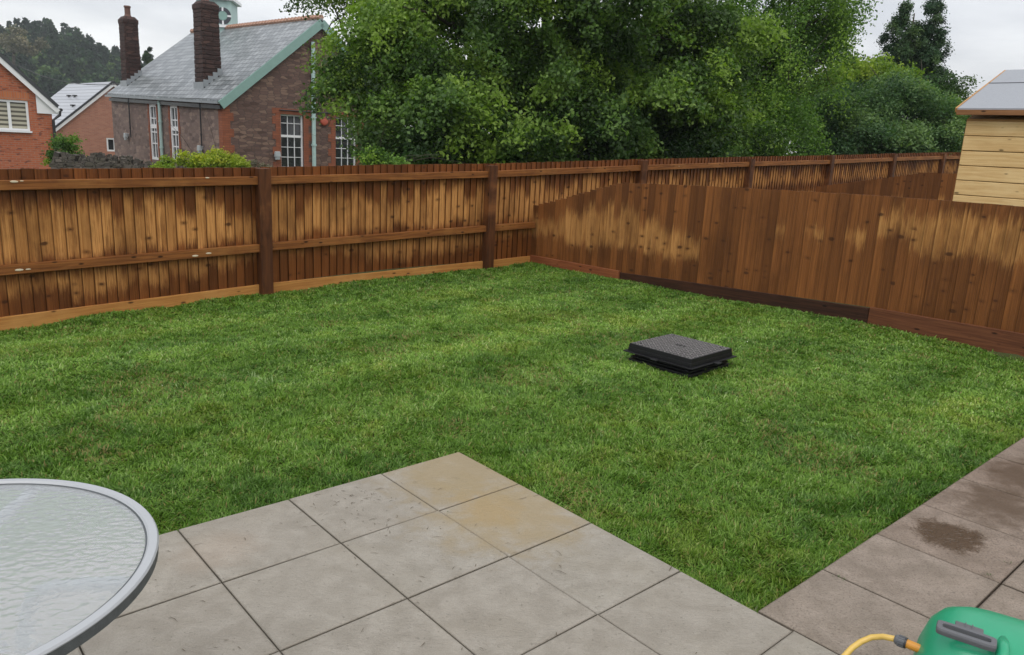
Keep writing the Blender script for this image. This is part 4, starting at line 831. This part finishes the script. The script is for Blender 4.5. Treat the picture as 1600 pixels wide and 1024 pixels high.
tree('hanging_branch_tree', 'lighter tree with thin leafy twigs hanging over the school gable apex', gnd(660, 19),
     [lob(575, -25, 18, 1.0, 1.0, .5), lob(515, -5, 18, .55, .7, .35), lob(525, 110, 17.5, .25, .6, .6), lob(650, -30, 18, .6, .9, .3)],
     .16, 300, 30, .075, M['leaf_spray'], sub=(.2, .5), nsub=16, droop=.5, clr=.17, seed=5)
tree('young_ash_tree', 'pale slender-leaved tree in front of the gable windows at the left of the dark maple', gnd(600, 14.2),
     [lob(560, 150, 15, .35, .5, .5), lob(585, 205, 14.6, .42, .5, .5), lob(620, 215, 14.4, .5, .6, .45), lob(540, 125, 15, .3, .4, .3)],
     .07, 300, 22, .055, M['leaf_spray'], sub=(.15, .35), nsub=14, droop=.6, clr=.13, seed=6)
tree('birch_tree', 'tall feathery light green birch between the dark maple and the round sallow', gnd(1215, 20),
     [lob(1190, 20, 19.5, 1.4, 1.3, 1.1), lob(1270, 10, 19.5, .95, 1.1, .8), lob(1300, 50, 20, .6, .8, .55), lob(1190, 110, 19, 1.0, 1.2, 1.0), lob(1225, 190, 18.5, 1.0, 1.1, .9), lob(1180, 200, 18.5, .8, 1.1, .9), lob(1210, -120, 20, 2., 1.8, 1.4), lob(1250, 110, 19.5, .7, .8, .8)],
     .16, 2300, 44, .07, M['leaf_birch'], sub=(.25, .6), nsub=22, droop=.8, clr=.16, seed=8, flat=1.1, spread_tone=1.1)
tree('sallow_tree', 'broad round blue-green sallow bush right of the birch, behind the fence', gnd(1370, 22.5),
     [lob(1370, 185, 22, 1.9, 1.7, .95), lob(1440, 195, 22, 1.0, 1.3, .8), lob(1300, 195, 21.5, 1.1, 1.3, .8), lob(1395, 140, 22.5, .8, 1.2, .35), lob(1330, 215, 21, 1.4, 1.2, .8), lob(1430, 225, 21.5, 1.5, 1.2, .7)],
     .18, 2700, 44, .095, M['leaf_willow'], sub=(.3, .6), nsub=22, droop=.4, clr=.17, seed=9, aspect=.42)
tree('olive_green_tree', 'yellow-green tree peeping between the birch and the dark conifer', gnd(1320, 26),
     [lob(1310, 110, 25.5, 1.3, 1.2, .6), lob(1370, 105, 26, 1.0, 1.0, .45), lob(1260, 140, 25, 1.2, 1.2, 1.1), lob(1320, 160, 26, 1.8, 1.2, 1.)],
     .16, 800, 40, .1, M['leaf_olive'], sub=(.25, .5), nsub=18, droop=.4, clr=.19, seed=10)
def conifer(nm, label, px, Y, ytop, ybot, rad, nc, per, leaf, mat, lean=0, seed=1, tops=((0, 1),), group=None):
    g = np.random.default_rng(seed); b = gnd(px, Y); t = thing(nm, b, label, 'tree', group); zt = at(px, ytop, Y)[2]; zb = at(px, ybot, Y)[2]
    mb = MB(); mb.tube([b, np.array([b[0], b[1], (b[2]+zt)/2]), np.array([b[0]+lean, b[1], zt-.2])], [.2, .12, .02], 8); mb.build('trunk', M['bark'], t, smooth=True, uv=False)
    L_ = []
    for tx, k in tops:
        for q in np.linspace(0, 1, 11): r_ = rad*k*(.04+.96*q**.7); L_.append((np.array([b[0]+tx*(1-q*.8)+lean*(1-q)+g.uniform(-.15, .15)*rad, b[1]+g.uniform(-.2, .2), zt-.1-(zt-zb)*q*1.-(1-k)*.3]), (r_, r_, .22)))
    foliage('crown', L_, nc, per, leaf, mat, t, sub=(.08, .30), nsub=12, droop=.15, clr=.085, seed=seed, aspect=.4, shell=.5, flat=1.2); return t
conifer('conifer_tree', 'dark twin-topped conifer standing above the sallow against the sky', 1392, 30, 10, 150, 1.2, 2800, 34, .10, M['leaf_conifer'], seed=4, tops=((.50, 1.), (-.42, .92)))
tree('thorn_tree', 'dark spreading tree with thin bare twig ends just left of the shed roof', gnd(1465, 29),
     [lob(1455, 150, 28, 1.0, 1., .55), lob(1490, 165, 28.5, .7, .9, .5), lob(1480, 215, 27.5, 1.0, 1., 1.0), lob(1440, 130, 28, .5, .6, .3)],
     .14, 620, 36, .1, M['leaf_dark'], sub=(.2, .5), nsub=16, droop=.3, clr=.18, seed=12)
tree('background_tree', 'mid green tree low behind the fence between maple and birch', gnd(1160, 24), [lob(1160, 200, 23, 2., 1.5, 1.4), lob(1080, 150, 24, 2., 1.5, 1.8), lob(1230, 150, 24, 1.6, 1.4, 1.6)], .2, 900, 40, .11, M['leaf_dark'], sub=(.3, .6), nsub=18, clr=.2, seed=14)
tree('hawthorn_bush', 'dark hedge bush low in the shade below the maple', gnd(900, 14.8), [lob(760, 240, 14.5, 1.1, .8, .55), lob(900, 235, 15, 1.4, .8, .65), lob(1030, 235, 16, 1.3, .8, .6), lob(660, 245, 14.5, .9, .8, .5), lob(980, 170, 19, 3.5, .7, 1.8), lob(780, 170, 19, 3.2, .7, 1.8)], .1, 1900, 40, .085, M['leaf_dark'], 'bush', sub=(.25, .5), nsub=20, clr=.16, seed=15)
def shrub(nm, label, px, Y, lobes, nc, per, leaf, mat, seed, **kw):
    return tree(nm, label, gnd(px, Y), lobes, .035, nc, per, leaf, mat, 'shrub', seed=seed, **kw)
shrub('golden_shrub', 'low spreading golden-yellow shrub in front of the school wall corner', 335, 15, [lob(310, 250, 15, .35, .4, .16), lob(345, 254, 15, .35, .4, .13), lob(378, 258, 15, .25, .3, .1), lob(292, 256, 15, .2, .3, .12)], 220, 34, .055, M['leaf_gold'], 21, sub=(.06, .16), nsub=12, clr=.07)
shrub('green_shrub', 'small bright green shrub beside the red house downpipe', 100, 24, [lob(100, 228, 24, .32, .4, .4), lob(103, 243, 24, .4, .4, .5)], 130, 34, .08, M['leaf_birch'], 22, sub=(.1, .25), nsub=12, clr=.11)
shrub('yellow_green_shrub', 'tiny yellow-green shrub on the stone wall below the narrow windows', 253, 18, [lob(253, 253, 18, .16, .2, .16), lob(262, 258, 18, .15, .2, .1)], 60, 30, .05, M['leaf_olive'], 23, sub=(.05, .12), nsub=8, clr=.06)
shrub('leafy_shrub', 'bright green shrub at the fence top below the right gable window', 585, 13, [lob(585, 254, 12.5, .22, .3, .10), lob(610, 250, 12.5, .25, .3, .14)], 120, 34, .055, M['leaf_birch'], 24, sub=(.06, .18), nsub=10, clr=.08)
shrub('pale_creeper', 'pale thin creeper on the school wall beside the quoins', 400, 20, [lob(400, 260, 20, .35, .3, .08)], 40, 30, .05, M['leaf_bare'], 25, sub=(.05, .12), nsub=8, clr=.07)

# hillside wood: far mass of conifers and broadleaves
g = np.random.default_rng(77); V = []; A = []
def wood_tree(x, y, zb, hh, rad, con, tone):
    n = 260; q = g.random(n)**.8
    if con: rr = rad*(.30+.75*q)*np.sqrt(g.random(n)); 
    else: rr = rad*np.sqrt(np.clip(1-(2*q*.9-.9)**2, .05, 1))*np.sqrt(g.random(n))
    a = g.uniform(0, 2*pi, n); p = np.stack([x+rr*np.cos(a), y+rr*np.sin(a), zb+hh*(1-q*.85)], 1)
    nr_ = g.normal(size=(n, 3)); nr_[:, 2] += .7; nr_ /= np.linalg.norm(nr_, axis=1)[:, None]; e = np.cross(nr_, g.normal(size=(n, 3))); e /= np.linalg.norm(e, axis=1)[:, None]; b = np.cross(nr_, e); s = (.9+.8*g.random(n))[:, None]*(1.1 if con else 1.3)
    V.append(np.stack([p-e*s*.5, p+b*s*.35, p+e*s*.5, p-b*s*.35], 1)); A.append(np.stack([np.clip(tone+.2*g.normal(size=n), 0, 1), np.clip(tone*.8+.15*g.normal(size=n), 0, 1), q, q*0+1], 1))
for i in range(620):
    y = g.uniform(215, 325); px = g.uniform(-140, 420); x = (px-800)/F*y*1.02; con = g.random() < .6; hh = g.uniform(9, 14) if con else g.uniform(7, 10)
    wood_tree(x, y, hill_z(x, y)-1, hh*(.8 if px > 170 else 1.), g.uniform(2., 3.) if con else g.uniform(3., 4.5), con, g.uniform(.05, .35) if con else g.uniform(.3, .85))
V = np.concatenate(V); A = np.concatenate(A)
tag(raw_mesh('hillside_wood', V, 4, [(0, 1, 2, 3)], M['leaf_wood'], {'lc': A}, origin=(-170, 260, 10)), 'distant dark wood of conifers covering the hill behind the houses', 'wood', kind='stuff')
conifer('lone_hill_tree', 'single small far tree standing above the school roof slope', 243, 110, 78, 118, 2.6, 170, 40, .5, M['leaf_wood'], seed=31)
t_ = thing('bare_crown_tree', gnd(22, 200), 'pale grey-brown bare-crowned tree on the hill skyline above the red house', 'tree'); b_ = ORG[t_.name]
mb = MB(); mb.tube([b_, at(22, 75, 200)], [.6, .3], 6); mb.build('trunk', M['bark'], t_, uv=False); foliage('crown', [(at(20, 62, 200), (6, 5, 2.2)), (at(8, 68, 200), (4, 4, 1.5))], 120, 30, .7, M['leaf_bare'], t_, sub=(.8, 1.6), nsub=14, clr=.8, seed=40)

# ------------------------------------------------------------ inspection chamber cover on the lawn
c0 = np.array([1.265, 5.515]); zg = float(lawn_z(c0[0], c0[1])); e1_ = np.array([cos(R(135)), sin(R(135))]); e1_ = np.array([-.700, .714]); e2_ = np.array([.714, .700]); axm = ((e1_[0], e1_[1], 0), (e2_[0], e2_[1], 0), (0, 0, 1))
mh = thing('inspection_cover', (c0[0], c0[1], zg), 'square black plastic inspection chamber cover with studded lid standing proud of the lawn', 'inspection cover')
def mbx(nm, parts, mat, parent, bevel=.004):
    mb = MB()
    for (a, b, z, sa, sb, sz, tp_) in parts: q = c0+e1_*a+e2_*b; mb.box((q[0], q[1], zg+z), (sa, sb, sz), axm, taper=tp_)
    return mb.build(nm, mat, parent, bevel=bevel)
W = .555; zg += .012
mbx('chamber_riser', [(0, 0, .02, W*.86, W*.86, .08, .97), (0, 0, .0, W*.97, W*.97, .04, 1), (0, 0, .035, W*.93, W*.93, .012, 1), (0, 0, .055, W*.80, W*.80, .03, 1)], M['plastic'], mh)
fr = mbx('frame', [(0, 0, .075, W*1.09, W*1.09, .008, 1), (0, 0, .092, W*1.0, W*1.0, .028, .99), (W*.58, 0, .078, .04, .06, .01, 1), (-W*.58, 0, .078, .04, .06, .01, 1), (0, -W*.58, .078, .06, .04, .01, 1)], M['plastic'], mh)
for sx in (-1, 1):
    for k_ in range(5): pass
lid = mbx('lid', [(0, 0, .121, W*.985, W*.985, .03, .985)], M['plastic'], mh, .003)
studs = []; n = 17
mb = MB()
for i in range(n):
    for j in range(n):
        a = (i-(n-1)/2)/n*W*.95; b = (j-(n-1)/2)/n*W*.95
        if abs(a) < .05 and abs(b) < .018: continue
        q = c0+e1_*a+e2_*b; tt = pi/4 if (i+j) % 2 else -pi/4; d1 = e1_*cos(tt)+e2_*sin(tt); d2_ = -e1_*sin(tt)+e2_*cos(tt); mb.box((q[0], q[1], zg+.1375), (.027, .011, .006), ((d1[0], d1[1], 0), (d2_[0], d2_[1], 0), (0, 0, 1)), taper=.6)
mb.build('tread_studs', M['lidtop'], lid)
mbx('lifting_slot', [(0, 0, .137, .10, .014, .002, 1)], M['plastic'], lid, 0)
for a, b in ((.21, .21), (-.21, .21), (.21, -.21), (-.21, -.21)): mbx('screw_boss', [(a, b, .137, .02, .02, .005, .8)], M['plastic'], lid, .002)

# ------------------------------------------------------------ glass-topped garden table
TZ = .65; TT = np.array([onz(x, y, TZ)[:2] for x, y in [(0, 749), (63, 747.5), (126.6, 751.6), (177, 764), (215, 784), (240.5, 812), (248.4, 839), (243.7, 867.7), (221.5, 902.5), (190, 934), (142.4, 972), (71, 1022.8)]])
sol = np.linalg.lstsq(np.c_[2*TT, np.ones(len(TT))], (TT**2).sum(1), rcond=None)[0]; tcx, tcy = sol[:2]; TR = math.sqrt(sol[2]+tcx**2+tcy**2)
tb = thing('garden_table', (tcx, tcy, 0), 'round grey metal garden table with a rippled obscure glass top', 'table')
mb = MB(); mb.lathe((tcx, tcy, TZ), [(TR-.0225, -.008), (TR-.001, -.007), (TR, -.004), (TR-.003, 0), (TR-.018, 0.001), (TR-.0225, -.004)], 96); mb.f = mb.f[:-2]
mb.add([(tcx+(TR-.022)*cos(2*pi*k/96), tcy+(TR-.022)*sin(2*pi*k/96), TZ-.004-(.02*q)) for q in (0, 1) for k in range(96)], [(k, (k+1) % 96, 96+(k+1) % 96, 96+k) for k in range(96)]); mb.build('rim', M['rim'], tb)
mb = MB(); mb.lathe((tcx, tcy, TZ), [(TR-.014, -.030), (TR-.005, -.031), (TR-.002, -.028), (TR-.002, -.0065), (TR-.014, -.0065), (TR-.014, -.030)], 96); mb.f = mb.f[:-2]; mb.build('rim_side', M['rim_shade'], tb)
mb = MB(); mb.tube([(tcx+(TR-.0235)*cos(t), tcy+(TR-.0235)*sin(t), TZ-.006) for t in np.linspace(0, 2*pi, 97)], .0028, 6, False); mb.build('seal', M['rimdark'], tb)
tg = Mt('rippled_obscure_glass', .10, .5); tv = tg.coord(scale=(1, 1.35, 1), rot=(0, 0, -.25)); vo = tg.n('ShaderNodeTexVoronoi', feature='SMOOTH_F1', inp={'Scale': 50., 'Smoothness': .5, 'Randomness': 1.})
wv = tg.noise(tv, 22, 2, .5, 0, True); va = tg.n('ShaderNodeVectorMath', operation='MULTIPLY_ADD'); tg.l(wv, va.inputs[0]); va.inputs[1].default_value = (.03, .03, 0); tg.l(tv, va.inputs[2]); tg.l(va.outputs[0], vo.inputs[0])
tg.bump(vo.outputs['Distance'], .22, .008); tg.color((.80, .84, .86)); tg.b.inputs['Transmission Weight'].default_value = .80; tg.b.inputs['Roughness'].default_value = .10; tg.b.inputs['IOR'].default_value = 1.45
mb = MB(); mb.lathe((tcx, tcy, TZ-.010), [(TR-.024, 0), (TR-.024, .005)], 96); mb.build('glass_top', tg.m, tb)
def tleg(ang):
    c_, s_ = cos(ang), sin(ang); pts = [(tcx+c_*r_, tcy+s_*r_, z_) for r_, z_ in ((TR-.03, TZ-.028), (.31, TZ-.030), (.245, TZ-.032), (.205, TZ-.055), (.185, TZ-.11), (.18, .3), (.21, .12), (.29, .03), (.34, .014))]
    # smooth the bend
    P_ = np.array(pts); Q = [P_[0]]
    for i in range(len(P_)-1): Q += [P_[i]*.75+P_[i+1]*.25, P_[i]*.25+P_[i+1]*.75]
    Q.append(P_[-1]); mb = MB(); mb.tube(Q, .0135, 10); mb.build('leg', M['legm'], tb, smooth=True)
for q_ in ((195, 915), (62, 764)):
    v_ = onz(*q_, TZ-.03)[:2]-np.array([tcx, tcy]); a_ = math.atan2(v_[1], v_[0]); tleg(a_); tleg(a_+pi)
mb = MB(); mb.tube([(tcx+.125*cos(t), tcy+.125*sin(t), .36) for t in np.linspace(0, 2*pi, 33)], .008, 8, False); mb.build('leg_ring', M['rim'], tb, smooth=True)

# ------------------------------------------------------------ green hose reel case, hose
hz = .20; hc = onz(1570, 1030, hz)[:2]; print('hose reel', hc); ha = R(-30)
E1 = np.array([cos(ha), sin(ha)]); E2 = np.array([-E1[1], E1[0]])
hr = thing('hose_reel_case', (hc[0], hc[1], 0), 'green plastic hose reel case with a grey carrying handle on the paving', 'hose reel')
def sq(t, e): c_, s_ = cos(t), sin(t); return math.copysign(abs(c_)**e, c_), math.copysign(abs(s_)**e, s_)
mb = MB(); secs = [(0, .196, .155), (.01, .207, .167), (.07, .213, .172), (.15, .207, .168), (.215, .19, .155), (.25, .167, .136), (.272, .132, .108), (.282, .085, .07), (.285, .03, .02)]; n = 40; vs = []; fs = []
for z_, ra, rb in secs:
    for k in range(n): x_, y_ = sq(2*pi*k/n, .62); p = hc+E1*ra*x_+E2*rb*y_; vs.append((p[0], p[1], z_))
for i in range(len(secs)-1):
    for k in range(n): fs.append((i*n+k, i*n+(k+1) % n, (i+1)*n+(k+1) % n, (i+1)*n+k))
fs.append(tuple(range(n))[::-1]); fs.append(tuple((len(secs)-1)*n+k for k in range(n))); mb.add(vs, fs); body = mb.build('body', M['green'], hr, smooth=True)

# raised back shoulder and rib of the moulding
# grey carrying handle lying over a bracket
HP = .302; Hc = onz(1510, 990, HP)[:2]; hv = (onz(1552, 1006, HP)-onz(1468, 978, HP))[:2]; h1 = hv/np.linalg.norm(hv); h2 = np.array([-h1[1], h1[0]])
if np.dot(h2, Hc) < 0: h2 = -h2
H3 = lambda a, b, z: np.array([*(Hc+h1*a+h2*b), z])
ha_len = float(np.linalg.norm((onz(1557, 1009, HP)-onz(1464, 975, HP))[:2]))/2
mb = MB(); ring = []
for t in np.linspace(0, 2*pi, 41)[:-1]: x_, y_ = sq(t, .3); ring.append((x_, y_))
n = len(ring); vs = []
for (a, b) in ring:
    vs += [H3(a*ha_len, b*.024, HP-.016), H3(a*ha_len*1.02, b*.026, HP-.004), H3(a*ha_len, b*.023, HP+.003), H3(a*(ha_len-.013), b*.0115, HP+.003), H3(a*(ha_len-.014), b*.010, HP-.014)]
fs = [(i*5+k, i*5+(k+1) % 5, ((i+1) % n)*5+(k+1) % 5, ((i+1) % n)*5+k) for i in range(n) for k in range(5)]
mb.add(vs, fs); grip = mb.build('handle', M['handle'], hr, smooth=False, bevel=.0015)
mb = MB(); mb.hexa([H3(-.028, .020, .27), H3(.038, .020, .27), H3(.038, .062, .25), H3(-.028, .062, .25), H3(-.028, .020, HP+.001), H3(.038, .020, HP+.001), H3(.038, .062, HP-.006), H3(-.028, .062, HP-.006)])
for q in (-.004, .012): mb.box(H3(q+.0, .040, HP-.0015), (.003, .036, .004), ((*h1, 0), (*h2, 0), (0, 0, 1)))
mb.build('handle_bracket', M['handle'], hr, bevel=.003)
mb = MB(); q0 = H3(.085, -.03, .262); q1 = H3(.085, .075, .262); mb.tube([q0-np.array([0, 0, .02]), q0+np.array([0, 0, .012]), (q0+q1)/2+np.array([0, 0, .022]), q1+np.array([0, 0, .012]), q1-np.array([0, 0, .02])], [.012, .014, .015, .014, .012], 10); mb.build('moulded_rib', M['green'], hr, smooth=True)
# hose and its tap connector
pts_px = [(1432, 1012, .165), (1418, 1006, .17), (1400, 999, .165), (1380, 995, .15), (1362, 996, .135), (1345, 1003, .12), (1331, 1013, .105), (1318, 1027, .085), (1306, 1050, .06), (1300, 1090, .03)]
Q = [onz(*p) for p in pts_px]
mb = MB(); mb.tube(Q[2:], .0085, 12); mb.build('hose', M['hose'], hr, smooth=True)
d_ = (Q[0]-Q[2]); d_ /= np.linalg.norm(d_); mb = MB(); s_ = Q[2]-d_*.004
axq = np.cross(d_, (0, 0, 1)); axq /= np.linalg.norm(axq); axr = np.cross(d_, axq)
mb.lathe(s_, [(.010, 0), (.0135, .004), (.015, .012), (.015, .026), (.013, .030)], 18, (axq, axr, d_))
for k in range(12): t = 2*pi*k/12; mb.box(s_+d_*.018+(axq*cos(t)+axr*sin(t))*.0152, (.003, .003, .016), (axq*cos(t)+axr*sin(t), -axq*sin(t)+axr*cos(t), d_))
mb.build('hose_connector', M['handle'], hr); mb = MB(); mb.lathe(s_+d_*.030, [(.0125, 0), (.0125, .03), (.010, .06)], 18, (axq, axr, d_)); mb.build('inlet_collar', M['hoseor'], hr)
mb = MB(); mb.lathe(s_+d_*.027, [(.0155, 0), (.0155, .005)], 18, (axq, axr, d_)); mb.build('connector_ring', M['black'], hr)

# ------------------------------------------------------------ clippings and petals
n = 190; g = np.random.default_rng(5); uu = g.uniform(.03, 4, n); vv = g.uniform(.03, 5, n); k = g.random(n) < .35; uu[k] = g.normal(1.6, .35, k.sum()); vv[k] = g.normal(.45, .22, k.sum())
keep = (vv > .02) & (uu > .02); uu, vv = uu[keep], vv[keep]; n = len(uu); b = PX0+SL*(uu[:, None]*UA+vv[:, None]*VA); a = g.uniform(0, 2*pi, n); l_ = g.uniform(.004, .014, n)*np.where(g.random(n) < .2, 2, 1); w_ = g.uniform(.0007, .0016, n)
d1 = np.stack([np.cos(a), np.sin(a)], 1)*l_[:, None]; d2 = np.stack([-np.sin(a), np.cos(a)], 1)*w_[:, None]; bend = d2*g.uniform(-2.5, 2.5, n)[:, None]
z0 = np.full((n, 1), .0022); V = np.stack([np.hstack([b-d1-d2*.5, z0]), np.hstack([b-d1+d2*.5, z0]), np.hstack([b+bend+d2, z0+.002]), np.hstack([b+bend-d2, z0+.002]), np.hstack([b+d1, z0])], 1)
tag(raw_mesh('grass_clippings', V, 5, [(0, 1, 2, 3), (3, 2, 4)], simple('dried_clippings', (.09, .065, .035), .8, .5, 60), {}), 'dark dried grass clippings scattered on the pale paving slabs', 'clippings', kind='stuff')

# ------------------------------------------------------------ thin damp air
hzm = bpy.data.materials.new('damp_air'); hzm.use_nodes = True; hzm.node_tree.nodes.clear(); ho = N(hzm.node_tree, 'ShaderNodeOutputMaterial'); hp = N(hzm.node_tree, 'ShaderNodeVolumePrincipled')
hp.inputs['Color'].default_value = (.86, .92, .96, 1); hp.inputs['Density'].default_value = .00045; hp.inputs['Anisotropy'].default_value = .2; hzm.node_tree.links.new(hp.outputs[0], ho.inputs['Volume'])
mb = MB(); mb.box((0, 0, 26), (1300, 1300, 62)); tag(mb.build('haze', hzm, uv=False), 'thin damp air fading the far hillside', 'haze', kind='stuff')

g = np.random.default_rng(9); n = 12; P_ = sample_lawn(n, 1.6); V = []
for x, y in P_:
    z = float(lawn_z(x, y))+g.uniform(.018, .032); a = g.uniform(0, 2*pi); e = np.array([cos(a), sin(a), g.uniform(-.5, .8)])*g.uniform(.003, .006); f = np.cross(e, (0, 0, 1)); f = f/np.linalg.norm(f)*g.uniform(.003, .006)+np.array([0, 0, .002]); c_ = np.array([x, y, z]); V.append([c_-e, c_+f, c_+e, c_-f])
tag(raw_mesh('fallen_petals', np.array(V), 4, [(0, 1, 2, 3)], simple('white_petal', (.65, .66, .58), .6), {}), 'tiny pale petals fallen on the grass', 'petals', kind='stuff')

V = []
for px, py, cnt in ((1310, 903, 26), (1545, 900, 22), (1316, 906, 14), (1180, 953, 12), (700, 800, 5), (1575, 880, 16)):
    c_ = onz(px, py, 0.)
    for _ in range(cnt):
        b = c_+np.array([*g.normal(size=2)*.007, -.01]); a = g.uniform(0, 2*pi); l_ = g.uniform(.012, .028); o = np.array([cos(a)*.6, sin(a)*.6, .8])*l_; w_ = np.array([-sin(a), cos(a), 0])*.0012; V.append([b-w_, b+w_, b+o*.6+w_, b+o*.6-w_, b+o-np.array([0, 0, l_*.2])])
tag(raw_mesh('joint_weeds', np.array(V), 5, [(0, 1, 2, 3), (3, 2, 4)], simple('dull_weed_green', (.07, .10, .03), .7, .3, 80), {}), 'tiny weeds sprouting from the paving joints', 'weeds', kind='stuff')
